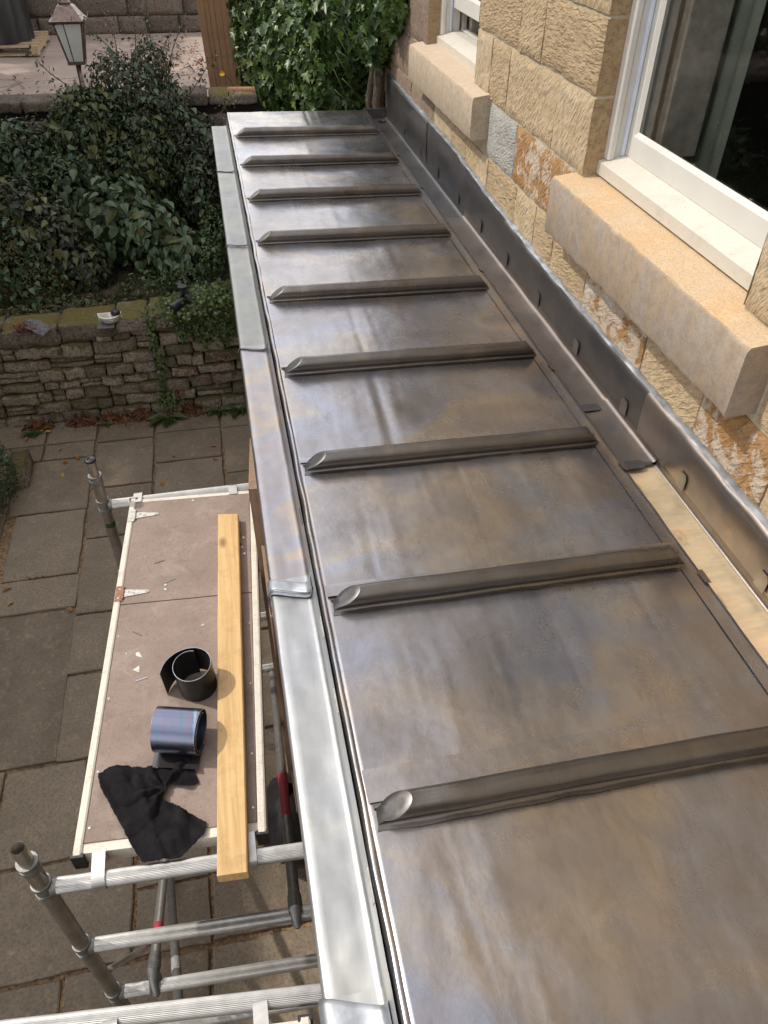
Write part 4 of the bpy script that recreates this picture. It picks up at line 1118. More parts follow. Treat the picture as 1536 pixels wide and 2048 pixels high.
p2, DP2, h2 = deck('work_platform', 'corner of a second platform hooked on the tube at the bottom edge', (-.70, -1.05), (-.115, -1.08), (-.63, .715), (-.045, .665), 1.93, 'scaffold platforms')
hook(.78, .985, 1, p2, DP2); hook(.10, .985, 1, p2, DP2)
MB().tube((-.7395, 2.9895, 1.772), (-.7395, 2.9895, 1.800), .0262, 18).out('green_tape', 'leaf_small', tower)

# board
bv = MB()
pa, pb, pc, pd = Vector((-.270, 1.068, 0)), Vector((-.178, 1.063, 0)), Vector((-.107, 2.708, 0)), Vector((-.199, 2.722, 0))
R_ = []
for t in np.linspace(0, 1, 30):
    l = pa.lerp(pd, t); r_ = pb.lerp(pc, t); w = .0012 * nz3(t * 9, 3)
    zz = 1.9385 + .001 * nz3(t * 3, 8)
    def q(p, x, z): return Vector((p.x + x + w, p.y, zz + z))
    R_.append([q(l, 0, .004), q(l, 0, .040), q(l, .004, .044), q(r_, -.004, .044), q(r_, 0, .040), q(r_, 0, .004), q(r_, -.004, 0), q(l, .004, 0)])
bv.rings(R_, True, True, True)
o = bv.out('timber_board', 'pine'); o['label'] = 'long pale pine board lying along the scaffold platform'; o['category'] = 'board'

# lead coils
def spiral(turns, r0, r1, width, gap, tail=None, n=90, squash=1.0):
    """centre line of the strip in its own plane (a, b)"""
    pts = []
    for i in range(n + 1):
        t = i / n; an = turns * 2 * PI * t; r = r0 + (r1 - r0) * t
        pts.append((r * math.cos(an), r * math.sin(an) * squash))
    if tail: pts += tail
    return pts
def coil(name, pts, axis, au, av, c, width, mat, label, th=.0022, inner=None):
    axis = Vector(axis).normalized(); au = Vector(au).normalized(); av = Vector(av).normalized(); c = Vector(c)
    L_ = []
    n = len(pts)
    for i, (a, b) in enumerate(pts):
        a0, b0 = pts[max(i - 1, 0)]; a1, b1 = pts[min(i + 1, n - 1)]
        d = Vector((a1 - a0, b1 - b0)); d.normalize(); nn = Vector((-d.y, d.x)) * th / 2
        ring = []
        for (s, h) in ((-1, 0), (-1, 1), (1, 1), (1, 0)):
            for k_ in ((0,) if True else ()):
                ww = width * (h - .5) * (1 + .03 * math.sin(i * .11))
                ring.append(c + au * (a + nn.x * s) + av * (b + nn.y * s) + axis * ww)
        L_.append(ring)
    mb = MB().rings(L_, True, True, True)
    o = mb.out(name, mat)
    o['label'] = label; o['category'] = 'lead coil'; o['group'] = 'coils of lead on the platform'
    smooth_by_angle(o, 40)
    return o
def ang(a0, a1, rf, n=110, sq_=1.0):
    out = []
    for i in range(n + 1):
        a = a0 + (a1 - a0) * i / n; r = rf(a); out.append((r * math.cos(a), r * math.sin(a) * sq_))
    return out
def rim(c, pts, axis, au, av, width, th, parent):
    axis = Vector(axis).normalized(); au = Vector(au).normalized(); av = Vector(av).normalized(); c = Vector(c)
    for sd in (.5, -.5):
        P3 = [c + au * a + av * b + axis * (width * sd * (1 + .03 * math.sin(i * .11))) for i, (a, b) in enumerate(pts)]
        MB().sweep(P3, th, 5).out('cut_edge', 'lead_edge', parent, True)
pts1 = ang(1.35, 2 * PI + 3.30, lambda a: .056 + .0024 * a + max(0, a - (2 * PI + 1.5)) ** 2 * .0095, 120)
ax1 = ((-.02, -.08, 1), (1, 0, 0), (0, 1, .08)); c1 = (-.318, 1.800, 2.012)
co1 = coil('lead_coil', pts1, *ax1, c1, .142, 'lead_black', 'black upright coil of lead strip with pale rims, on the platform')
rim(c1, pts1, *ax1, .142, .0016, co1)
pts2 = ang(.4, 2 * PI * 1.0 + 4.7, lambda a: .060 + .0019 * a, 120)
ax2 = ((1, -.26, -.03), (.26, 1, 0), (0, 0, 1)); c2 = (-.372, 1.575, 2.020)
coilo = coil('lead_coil', pts2, *ax2, c2, .150, 'lead_coil', 'shiny blue and purple coil of lead lying on its side')
rim(c2, pts2, *ax2, .150, .0012, coilo)
v, f = grid(lambda u, w: (-.462 + .155 * u - .012 * w, 1.592 - .105 * w - .040 * u, 1.9405 + .020 * w * w), 10, 8)
put('loose_end', v, f, 'lead_dark', coilo, True)

# rag
poly = [(-0.654, 1.508), (-0.6, 1.517), (-0.556, 1.519), (-0.454, 1.485), (-0.407, 1.502), (-0.347, 1.501), (-0.319, 1.407), (-0.354, 1.395), (-0.413, 1.416), (-0.438, 1.367), (-0.361, 1.313), (-0.3, 1.264), (-0.304, 1.229), (-0.384, 1.167), (-0.498, 1.176), (-0.532, 1.234), (-0.593, 1.36), (-0.636, 1.445)]
def inside(x, y):
    c = False; n = len(poly)
    for i in range(n):
        x1, y1 = poly[i]; x2, y2 = poly[(i + 1) % n]
        if (y1 > y) != (y2 > y) and x < (x2 - x1) * (y - y1) / (y2 - y1) + x1: c = not c
    return c
st = .003
ix = {}; vv = []; ff = []
def rh(x, y):
    dx, dy = x + .43, y - 1.40
    r = math.hypot(dx, dy); an = math.atan2(dy, dx)
    h = .007 + .019 * max(0, math.sin(an * 6 + r * 22 + 2 * nz3(x * 9, y * 9))) * min(1, r / .04) * math.exp(-r * 6) * 1.6
    h += .022 * max(0, nz3(x * 22 + y * 12, (y - x) * 5, 3)) + .002 * nz3(x * 30, y * 30) + .014 * math.exp(-(r / .06) ** 2)
    s_l = (x + .52) * .55 + (y - 1.35) * -.83
    h += .013 * math.exp(-((x + .50 - .28 * (1.40 - y)) / .016) ** 2) * (1 if y < 1.48 else 0)
    if y < 1.225: h -= (1.225 - y) * .32
    return 1.9365 + max(.0015, h)
def gv(i, j):
    if (i, j) not in ix:
        x, y = -.67 + i * st, 1.15 + j * st
        xx = x + .003 * nz3(x * 60, y * 60, 1); yy = y + .003 * nz3(x * 60, y * 60, 6)
        ix[(i, j)] = len(vv); vv.append((xx, yy, rh(x, y)))
    return ix[(i, j)]
for i in range(126):
    for j in range(129):
        x, y = -.67 + (i + .5) * st, 1.15 + (j + .5) * st
        if inside(x, y): ff.append((gv(i, j), gv(i + 1, j), gv(i + 1, j + 1), gv(i, j + 1)))
o = put('rag', vv, ff, 'rag', None, True); o['label'] = 'crumpled black cloth draped over the near end of the platform'; o['category'] = 'cloth'
sm_ = o.modifiers.new('solid', 'SOLIDIFY'); sm_.thickness = .002; sm_.offset = -1
sm_ = o.modifiers.new('sub', 'SUBSURF'); sm_.levels = 1; sm_.render_levels = 1

# offcuts on the deck
def offcut(pts, z, name, label, mat, cat='offcut'):
    mb = MB().rings([[(x, y, z) for x, y in pts], [(x, y, z + .0022) for x, y in pts]], True, True, True)
    o = mb.out(name, mat); o['label'] = label; o['category'] = cat; o['group'] = 'scraps of lead on the platform'
zt_ = 1.9362
offcut([(-.549, 2.012), (-.536, 2.016), (-.522, 1.982), (-.546, 1.996)], zt_, 'lead_scrap', 'larger pale triangular scrap of lead, the one further from the camera', 'zinc')
offcut([(-.557, 1.930), (-.533, 1.948), (-.531, 1.912)], zt_, 'lead_scrap', 'pale triangular scrap of lead between the other triangle and the sliver', 'zinc')
offcut([(-.545, 1.878), (-.502, 1.888), (-.500, 1.884), (-.545, 1.873)], zt_, 'lead_scrap', 'thin straight grey sliver of lead left of the black coil', 'lead_edge')
offcut([(-.563, 2.126), (-.528, 2.098), (-.530, 2.095), (-.565, 2.122)], zt_, 'lead_scrap', 'dark thin curved paring above the triangular scraps', 'lead_dark')
offcut([(-.487, 2.500), (-.446, 2.512), (-.446, 2.508), (-.487, 2.496)], zt_ + .0015, 'lead_scrap', 'fine dark paring on the hatch panel, the furthest scrap', 'lead_dark')
offcut([(-.445, 2.372), (-.400, 2.392), (-.399, 2.388), (-.445, 2.368)], zt_ + .0015, 'lead_scrap', 'grey paring on the hatch panel near its two round screws', 'lead_edge')
offcut([(-.588, 2.018), (-.580, 2.020), (-.582, 2.010)], zt_, 'lead_scrap', 'tiny pale chip left of the triangular scraps', 'zinc')
offcut([(-.300, 2.10), (-.288, 2.112), (-.284, 2.10)], zt_, 'lead_scrap', 'tiny bright chip just behind the black coil', 'zinc')

# bin bag beside the room
rs_ = random.Random(4)
def bagf(u, w):
    a = u * 2 * PI; h = w
    r = .17 * math.sin(PI * min(1, (h * .92 + .06))) ** .6 * (1 + .25 * nz3(math.cos(a) * 3, math.sin(a) * 3, h * 5) + .1 * nz3(math.cos(a) * 9, math.sin(a) * 9, h * 9))
    return (-.055 + r * math.cos(a), 2.06 + r * 1.3 * math.sin(a), .02 + .62 * h)
v, f = grid(bagf, 40, 20)
o = put('bin_bag', v, f, 'black_plastic', None, True); o['label'] = 'black plastic bag on the patio under the edge of the roof'; o['category'] = 'bag'

# =================================================================== GARDEN WALL
gw = thing('garden_wall', 'low mossy rubble stone wall topped with coping stones, across the patio', 'wall', (-1, 6.9, 0))
MB().box(-4.4, .55, 6.78, 6.97, -.05, .92).out('wall_core', 'rubble_dark', gw)
rnd = random.Random(11)
zc = 0.0
hs = [.125, .115, .13, .10, .125, .11, .135, .12]
nst = 0
for ci_, h in enumerate(hs):
    x = -4.3 + rnd.uniform(0, .15)
    while x < .5:
        w = rnd.choice((.13, .17, .2, .24, .28, .34, .42)) * rnd.uniform(.85, 1.15)
        rise = .10 * max(0, (x + 1.2)) * (ci_ / 8)
        if rnd.random() < .14 and ci_ < 7:
            for hh in (0, 1):
                v, f = rough_stone(x + .006, x + w - .006, 6.735 + rnd.uniform(-.012, .012), 6.95, zc + rise + hh * h / 2 + .003, zc + rise + (hh + 1) * h / 2 - .003, nst, .14, .012, 4); nst += 1
                put('stone', v, f, 'rubble', gw, True)
        else:
            v, f = rough_stone(x + .005, x + w - .005, 6.72 + rnd.uniform(-.02, .018), 6.95, zc + rise + .003 + rnd.uniform(-.006, .004), zc + rise + h - .004 + rnd.uniform(-.008, .006), nst, .07, .019, 5, rnd.uniform(-.04, .04)); nst += 1
            put('stone', v, f, 'rubble', gw, True)
        x += w
    zc += h
zt0 = zc
x = -4.3
cps = [-4.3, -3.7, -3.1, -2.55, -2.1, -1.60, -1.095, -.80, -.35, .1, .55]
ctop = [1.0, 1.0, 1.0, 1.0, 1.0, 1.02, 1.05, 1.07, 1.11, 1.14]
for i, (a, b) in enumerate(zip(cps[:-1], cps[1:])):
    v, f = rough_stone(a + .008, b - .008, 6.695 + rnd.uniform(-.012, .012), 7.06 + rnd.uniform(-.03, .03), ctop[i] - .135 + rnd.uniform(-.01, .01), ctop[i], 200 + i, .08, .018, 8)
    put('coping_stone', v, f, 'coping', gw, True)
CT = lambda x: 1.0 + max(0, x + 1.3) * .085

# things on the wall
dish = thing('gutter_fitting', 'white half-round plastic fitting with a black disc on the garden wall', 'plastic fitting', (-1.12, 6.66, 1.03))
R_ = []
for (s, dz) in ((1, 0), (.98, .006), (.90, .008), (.86, 0), (.62, -.05), (0.05, -.062)):
    R_.append([(-1.125 + .105 * s * math.cos(t), 6.735 - .115 * s * math.sin(t) * 1.0, 1.10 + dz) for t in np.linspace(0, PI, 20)])
MB().rings(R_, True, False, True).out('bowl', 'white_plastic', dish, True)
R_ = [[(-1.125 + .105 * s * math.cos(t), 6.735 - .115 * s * math.sin(t), z) for t in np.linspace(0, PI, 20)] for (s, z) in ((1, 1.10), (.8, 1.045), (.4, 1.03))]
MB().rings(R_, True, False, True).out('shell', 'white_plastic', dish, True)
MB().tube((-1.125, 6.73, 1.095), (-1.10, 6.63, 1.08), .012, 8).box(-1.23, -1.02, 6.733, 6.740, 1.05, 1.108).out('rib', 'white_plastic', dish)
MB().lathe((-1.065, 6.70, 1.10), [(.034, 0), (.040, .012), (.040, .03), (.030, .040), (.01, .043)], 20).out('disc', 'black_plastic', dish, True)
MB().bbox(-1.24, -1.09, 6.60, 6.76, 1.018, 1.030, .003).out('slate_piece', 'slate', None, False, label='dark slate offcut under the white fitting on the garden wall', category='slate')
elb = thing('pipe_elbow', 'black plastic pipe bend resting on the ivy covered end of the wall', 'pipe fitting', (-.48, 6.68, 1.15))
e = MB().sweep([(-.555, 6.60, 1.16), (-.52, 6.63, 1.17), (-.475, 6.665, 1.185), (-.447, 6.685, 1.21), (-.444, 6.69, 1.26), (-.444, 6.69, 1.31)], [.046, .042, .041, .041, .036, .036], 18)
e.out('bend', 'black_plastic', elb, True)
e = MB().tube((-.565, 6.592, 1.157), (-.548, 6.606, 1.162), .053, 20)
smooth_by_angle(e.out('socket_rim', 'black_plastic', elb))
smooth_by_angle(MB().tube((-.444, 6.69, 1.30), (-.444, 6.69, 1.325), .043, 20).out('socket_rim', 'black_plastic', elb))
MB().sweep([(-.43, 6.70, 1.18), (-.39, 6.73, 1.19)], [.038, .034], 14).out('branch', 'black_plastic', elb, True)
v, f = grid(lambda u, w: (-1.99 + .30 * u + .06 * w, 6.60 + .16 * w + .05 * math.sin(u * 5), 1.03 + .05 * math.sin(u * 3.1) + .02 * nz3(u * 8, w * 8, 2)), 16, 10)
rd = thing('debris_heap', 'faded reddish heap of dead matter on slates, left end of garden wall', 'debris', (-1.85, 6.68, 1.02))
put('slate_leaf', v, f, 'slate', rd)
rsn = np.random.RandomState(5)
P_ = np.array([(-1.87, 6.66, 1.08)]) + rsn.normal(0, 1, (160, 3)) * (.05, .035, .018)
me, c = leafmesh('dead_matter', P_, rsn.normal(0, 1, (160, 3)), .035 * np.ones(160), 'narrow', 3)
o = link('dead_matter', me, 'red_rag', rd, kind='stuff'); o.location = c - Vector(rd.location)

# =================================================================== BACK OF THE GARDEN
rw = thing('retaining_wall', 'old stone retaining wall behind the shrubs, holding up the driveway', 'wall', (-1, 9.6, .8))
MB().box(-6, 2.8, 9.56, 9.78, .7, 2.16).out('wall_core', 'rubble_dark', rw)
rnd = random.Random(23)
zc = .85
for h in (.15, .14, .16, .15, .14, .16, .14, .15):
    x = -4.0
    while x < 2.6:
        w = rnd.uniform(.2, .5)
        if -3.2 < x < 1.4:
            v, f = rough_stone(x + .008, x + w - .008, 9.50 + rnd.uniform(-.02, .02), 9.7, zc + .005, min(2.2, zc + h - .005), nst, .12, .02, 3); nst += 1
            put('stone', v, f, 'farstone', rw, True)
        x += w
    zc += h
x = -6
while x < 2.6:
    w = rnd.uniform(.45, .8)
    v, f = rough_stone(x + .01, x + w - .01, 9.46, 9.86, 2.14, 2.245 + rnd.uniform(-.01, .015), nst, .09, .02, 5); nst += 1
    put('coping_stone', v, f, 'coping' if x > -.3 else 'farstone', rw, True)
    x += w
# side wall closing the bed on the house side
sw = thing('side_wall', 'dark stone wall end beside the roof, closing the planting bed', 'wall', (.1, 8.3, .5))
MB().box(.10, .45, 7.0, 9.5, -.05, 1.78).out('wall_core', 'rubble_dark', sw)
zc = .0
for h in [.15] * 12:
    y = 6.98
    while y < 9.45:
        w = rnd.uniform(.2, .42)
        v, f = rough_stone(.02 + rnd.uniform(-.015, .015), .30, y + .006, min(9.48, y + w - .006), zc + .005, zc + h - .005, nst, .12, .018, 3); nst += 1
        put('stone', v, f, 'farstone', sw, True)
        y += w
    zc += h
tl = MB()
R_ = []
for y_, in ((0,), (1,)):
    R_.append([(.225 + .295 * y_, 9.60 + .035 * math.cos(t) - .02 * y_, 2.235 + .05 * math.sin(t)) for t in np.linspace(0, PI, 10)] + [(.225 + .295 * y_, 9.60 + .025 * math.cos(t) - .02 * y_, 2.235 + .04 * math.sin(t)) for t in np.linspace(PI, 0, 10)])
o = tl.rings(R_, True, True, True).out('ridge_tile', 'terracotta'); o['label'] = 'half-round red clay tile lying on the retaining wall'; o['category'] = 'tile'
# far boundary wall
fw = thing('boundary_wall', 'tall old stone wall on the far side of the driveway', 'wall', (-1, 16.3, 1.8))
MB().box(-12, 9, 16.17, 16.6, 1.6, 3.20).out('wall_core', 'rubble_mortar', fw)
zc = 1.80
rnd = random.Random(31)
for h in (.27, .30, .26, .30, .28):
    x = -7.0
    while x < 3.0:
        w = rnd.uniform(.35, .95)
        v, f = rough_stone(x + .008, x + w - .008, 16.12 + rnd.uniform(-.015, .015), 16.4, zc + .008, zc + h - .008, nst, .07, .025, 4); nst += 1
        put('stone', v, f, 'farstone', fw, True)
        x += w
    zc += h
# gate of vertical boards
gt = thing('timber_gate', 'tall brown gate of narrow vertical boards beside the ivy', 'gate', (.3, 10.4, 1.8))
gx = .055
for i in range(17):
    w = .056 if i % 3 else .075
    y0 = 10.42 + .010 * (i % 2) + gx * .05
    MB().bbox(gx, gx + w - .0015, y0, y0 + .022, 1.82, 3.35, .004).out('board', 'cedar', gt)
    gx += w
for z in (2.1, 3.1): MB().bbox(.06, 1.1, 10.46, 10.50, z, z + .1, .004).out('rail', 'cedar', gt)
MB().box(.11, .118, 10.405, 10.42, 3.05, 3.16).box(.09, .14, 10.402, 10.418, 3.10, 3.112).out('latch', 'zinc', gt)
MB().box(.06, 1.1, 10.447, 10.459, 1.84, 3.3).out('backing_panel', 'cedar', gt)
gt.rotation_euler = (0, math.radians(-2.4), 0)
# lantern
lx_, ly_, lz_ = -1.335, 9.88, 2.51
lt = thing('lantern', 'old copper lantern with glass panes standing above the shrubs', 'lamp', (lx_, ly_, 2.0))
MB().tube((lx_, ly_, 1.9), (lx_, ly_, lz_), .035, 14, .028).out('post', 'copper_lamp', lt, True)
def sq(h, z): return [(lx_ - h, ly_ - h, z), (lx_ + h, ly_ - h, z), (lx_ + h, ly_ + h, z), (lx_ - h, ly_ + h, z)]
hb, ht, zb_, zt2 = .080, .142, lz_ + .02, lz_ + .39
fr_ = MB().rings([sq(hb + .012, zb_ - .02), sq(hb + .014, zb_ + .012)], True, True, True)
fr_.rings([sq(ht + .03, zt2 - .005), sq(ht + .038, zt2 + .02), sq(ht + .02, zt2 + .03)], True, True, True)
for (sx, sy) in ((-1, -1), (1, -1), (1, 1), (-1, 1)): fr_.tube((lx_ + sx * hb, ly_ + sy * hb, zb_), (lx_ + sx * ht, ly_ + sy * ht, zt2), .011, 6)
for (dx, dy) in ((1, 0), (0, 1), (-1, 0), (0, -1)):
    fr_.tube((lx_ + dx * hb + dy * hb * .3, ly_ + dy * hb + dx * hb * .3, zb_), (lx_ + dx * ht + dy * ht * .3, ly_ + dy * ht + dx * ht * .3, zt2), .006, 5)
fr_.out('lantern_frame', 'copper_lamp', lt)
for (sx, sy) in ((-1, -1), (1, -1), (1, 1), (-1, 1)): MB().tube((lx_ + sx * (ht + .03), ly_ + sy * (ht + .03), zt2 + .01), (lx_ + sx * (ht + .045), ly_ + sy * (ht + .045), zt2 + .045), .012, 6, .005).out('corner_finial', 'copper_lamp', lt)
cr = MB().rings([sq(ht + .012, zt2 + .03), sq(ht - .03, zt2 + .09), sq(.085, zt2 + .135), sq(.062, zt2 + .15)], True, False, True)
cr.lathe((lx_, ly_, zt2 + .148), [(.06, 0), (.065, .02), (.045, .05), (.05, .07), (.03, .09), (.022, .12), (.036, .15), (.030, .18), (.012, .20), (.016, .23), (.003, .27)], 14)
cr.out('lantern_roof', 'copper_lamp', lt)
for k_ in range(4):
    a, b = [((-1, -1), (1, -1)), ((1, -1), (1, 1)), ((1, 1), (-1, 1)), ((-1, 1), (-1, -1))][k_]
    m_ = .97
    lo = [(lx_ + p[0] * hb * m_, ly_ + p[1] * hb * m_, zb_) for p in (a, b)]; hi = [(lx_ + p[0] * ht * m_, ly_ + p[1] * ht * m_, zt2) for p in (b, a)]
    o = put('glass_pane', lo + hi, [(0, 1, 2, 3)], 'lamp_glass', lt)
MB().lathe((lx_, ly_, zb_), [(.03, 0), (.03, .05), (.012, .06), (.012, .11), (.03, .13), (.035, .17), (.02, .21), (.004, .22)], 12).out('bulb_holder', 'white_plastic', lt, True)
# water tank on pallet
tk = thing('covered_tank', 'black sheeted tank standing on a pallet at the far wall', 'tank', (-3.2, 15, 1.8))
def tf(u, w):
    a = u * 2 * PI; r = .60 + .05 * w + .03 * nz3(math.cos(a) * 4, math.sin(a) * 4, w * 1.5) + .025 * math.sin(a * 13) * (1 - w) ** 2
    return (-3.22 + r * math.cos(a), 15.05 + r * math.sin(a), 1.95 + 1.15 * w)
v, f = grid(tf, 90, 14); put('sheeting', v, f, 'black_plastic', tk, True)
R_ = [[(-3.22 + .66 * math.cos(a), 15.05 + .66 * math.sin(a), 2.80 + dz) for a in np.linspace(0, 2 * PI, 50)] for dz in (-.01, .01)]
MB().rings([[( -3.22 + rr * math.cos(a), 15.05 + rr * math.sin(a), 2.62 + dz) for a in np.linspace(0, 2 * PI, 60)] for rr, dz in ((.655, -.012), (.67, 0), (.655, .012))], False).out('hoop', 'alu_dull', tk)
pal = thing('pallet', 'pale wooden pallet under the black tank', 'pallet', (-3.1, 15, 1.8))
for i in range(6): MB().box(-3.95, -2.48, 14.38 + i * .24, 14.50 + i * .24, 1.925, 1.947).out('board', 'pallet', pal)
for xx in (-3.90, -3.25, -2.60): MB().box(xx, xx + .11, 14.38, 15.72, 1.845, 1.925).out('runner', 'pallet', pal)
for i in (0, 3, 5): MB().box(-3.95, -2.48, 14.38 + i * .24, 14.50 + i * .24, 1.822, 1.845).out('board', 'pallet', pal)

# =================================================================== PLANTS
def shrub(name, label, base, blobs, n, size, shape, mat, seed, stems=6, droop=.6, cut=None, group=None, cat='shrub', stem_r=.012):
    t = thing(name, label, cat, base, group)
    o = foliage('foliage', blobs, n, size, shape, mat, seed, t, cut, droop, kind='stuff')
    foliage('broad_foliage', [(b[0], b[1] - .03, b[2] + .03, b[3], b[4], b[5]) for b in blobs], n // 14, size * 1.7, 'heart', 'leaf_heart' if seed % 2 else 'leaf_olive', seed + 300, t, cut, .9, kind='stuff')
    rr = random.Random(seed)
    sb = MB()
    for i in range(stems):
        b = rr.choice(blobs); e = Vector((b[0] + rr.uniform(-.5, .5) * b[3], b[1] + rr.uniform(-.5, .5) * b[4], b[2] + rr.uniform(-.3, .6) * b[5]))
        s0 = Vector(base) + Vector((rr.uniform(-.06, .06), rr.uniform(-.06, .06), 0))
        mid = s0.lerp(e, .5) + Vector((rr.uniform(-.1, .1), rr.uniform(-.1, .1), .1))
        sb.sweep([s0, s0.lerp(mid, .5), mid, mid.lerp(e, .5), e], [stem_r, stem_r * .85, stem_r * .7, stem_r * .5, stem_r * .3], 6)
    sb.out('stem', 'bark', t, True)
    return t
shrub('dark_shrub', 'dark fine-leaved shrub filling the back left of the bed', (-2.3, 9.0, .85),
      [(-2.5, 9.05, 1.35, .55, .45, .75), (-1.95, 9.1, 1.5, .45, .4, .68), (-2.9, 8.8, 1.2, .5, .5, .7), (-2.2, 8.55, 1.15, .5, .4, .5), (-1.55, 8.75, 1.45, .4, .4, .55)], 15000, .055, 'oval', 'leaf_dark', 1, 14)
shrub('dark_shrub', 'dark bushy shrub below the old lantern', (-1.4, 9.1, .85),
      [(-1.35, 9.15, 1.75, .42, .36, .66), (-1.05, 9.0, 1.35, .42, .42, .62), (-.75, 9.1, 1.65, .42, .36, .62), (-1.15, 9.2, 2.15, .34, .28, .28)], 15000, .05, 'oval', 'leaf_dark', 2, 14)
shrub('rambling_rose', 'rambling rose with reddish tips and bare canes above the bed', (-.6, 9.2, .85),
      [(-.55, 9.4, 2.55, .20, .2, .26), (-.95, 9.4, 2.45, .25, .2, .24), (-.75, 9.3, 2.35, .30, .24, .30), (-.62, 9.2, 2.05, .42, .28, .36), (-.25, 9.15, 1.72, .36, .30, .46), (-.18, 8.9, 1.35, .26, .34, .5), (-.42, 9.3, 2.2, .24, .22, .24)], 10500, .042, 'oval', 'leaf_rose', 3, 10)
shrub('broad_leaved_shrub', 'shrub with large heart-shaped leaves in the middle of the bed', (-.9, 8.2, .85),
      [(-1.05, 8.35, 1.35, .42, .35, .42), (-.72, 8.2, 1.15, .36, .35, .42), (-.5, 8.05, .98, .3, .3, .32), (-1.35, 8.45, 1.2, .35, .3, .38)], 2600, .085, 'heart', 'leaf_heart', 4, 12, 1.0)
shrub('olive_shrub', 'olive green fine-leaved bush at the left edge of the bed', (-2.1, 7.8, .85),
      [(-2.1, 7.85, 1.12, .42, .38, .45), (-2.45, 7.7, 1.1, .4, .4, .5), (-1.85, 7.6, .98, .28, .28, .28), (-2.7, 8.1, 1.3, .5, .4, .5)], 12000, .038, 'narrow', 'leaf_olive', 5, 12)
shrub('leafy_shrub', 'mid green leafy shrub with yellowish leaves, left of the heart-leaved shrub', (-1.7, 8.1, .85),
      [(-1.7, 8.15, 1.22, .38, .33, .42), (-2.05, 8.3, 1.45, .35, .3, .38), (-1.45, 7.95, 1.02, .26, .25, .25)], 4200, .062, 'heart', 'leaf_rose', 6, 10, .8)
shrub('low_fern', 'low bright green plants at the foot of the shrubs near the hose', (-.35, 7.9, .85),
      [(-.45, 7.72, .94, .28, .22, .14), (-.2, 8.0, 1.0, .22, .3, .22), (-.85, 7.62, .93, .3, .2, .14), (-.12, 8.45, 1.1, .16, .35, .35)], 4200, .032, 'oval', 'leaf_small', 7, 4, .4, cat='plant')
shrub('ground_ivy', 'leaf litter and creeping stems behind the coping stones', (-1.5, 7.4, .85),
      [(-1.5, 7.38, .89, .6, .2, .08), (-2.1, 7.35, .89, .4, .2, .08)], 2600, .035, 'oval', 'leaf_olive', 8, 3, .3, cat='plant')
# individually built large leaves of the heart-leaved shrub and its neighbour
hv, hf = LEAF['heart']
lm = bpy.data.meshes.new('big_leaf'); lm.from_pydata(hv.tolist(), [], hf.tolist()); lm.update()
at = lm.attributes.new('tint', 'FLOAT', 'FACE'); at.data.foreach_set('value', [.7] * len(hf))
lm.materials.append(MT['leaf_heart'])
lm2 = lm.copy(); lm2.attributes['tint'].data.foreach_set('value', [.95] * len(hf))
bs = [o for o in bpy.data.objects if o.name.startswith('broad_leaved_shrub')][0]
rr = random.Random(8)
for i in range(210):
    b = rr.choice([(-1.05, 8.35, 1.35, .46, .38, .46), (-.72, 8.2, 1.15, .40, .38, .46), (-.5, 8.05, .98, .34, .33, .36), (-1.3, 8.45, 1.2, .35, .3, .38)])
    while True:
        d = Vector((rr.gauss(0, 1), rr.gauss(-.5, 1), rr.gauss(.5, 1))).normalized()
        if d.y < .35 and d.z > -.4: break
    p = Vector((b[0] + d.x * b[3], b[1] + d.y * b[4], b[2] + d.z * b[5]))
    o = bpy.data.objects.new('leaf', lm if rr.random() < .6 else lm2); COL.objects.link(o); o.parent = bs
    o.location = p - Vector(bs.location)
    nrm = (d + Vector((rr.gauss(0, .3), rr.gauss(0, .3), .6))).normalized()
    dn = Vector((rr.gauss(0, .6), rr.gauss(-.4, .6), -1)); dn = (dn - nrm * dn.dot(nrm)).normalized()
    s_ = rr.uniform(.085, .135)
    o.rotation_euler = Matrix((dn, nrm.cross(dn), nrm)).transposed().to_euler(); o.scale = (s_,) * 3
# bare canes above the bed
cn = thing('rose_canes', 'thin arching rose canes with sparse leaves in front of the driveway', 'plant', (-.5, 9.3, 2.0))
sb = MB(); PP = []
rr = random.Random(15)
for (x0, y0, z0, x1, y1, z1) in ((-.9, 9.3, 2.2, -.92, 9.6, 3.0), (-.8, 9.3, 2.2, -.62, 9.7, 3.3), (-.6, 9.3, 2.2, -.45, 9.7, 3.2), (-.5, 9.3, 2.2, -.42, 9.5, 3.5), (-.45, 9.3, 2.1, -.15, 9.5, 3.0), (-.3, 9.3, 2.0, .05, 9.5, 2.62),
                                 (-1.2, 9.3, 2.2, -1.75, 9.5, 2.7), (-.7, 9.3, 2.3, -1.1, 9.6, 2.95), (-.55, 9.2, 2.1, -.28, 9.6, 2.85), (-.2, 9.2, 1.8, .25, 9.2, 2.3), (-.15, 9.1, 1.8, .32, 9.0, 2.1)):
    a = Vector((x0, y0, z0)); b = Vector((x1, y1, z1)); pts = [a.lerp(b, t) + Vector((.05 * math.sin(t * 5 + x0 * 9), 0, .10 * t * (1 - t))) for t in np.linspace(0, 1, 9)]
    sb.sweep(pts, [.006 * (1 - .7 * t) + .0015 for t in np.linspace(0, 1, 9)], 5)
    for p in pts[1:]:
        for _ in range(9): PP.append(p + Vector((rr.gauss(0, .045), rr.gauss(0, .045), rr.gauss(0, .035))))
sb.out('stem', 'bark', cn, True)
PP = np.array([tuple(p) for p in PP]); rsn = np.random.RandomState(2)
me, c = leafmesh('foliage', PP, rsn.normal(0, 1, PP.shape), .038 * rsn.uniform(.6, 1.2, len(PP)), 'oval', 44)
o = link('foliage', me, 'leaf_rose', cn, kind='stuff'); o.location = c - Vector(cn.location)
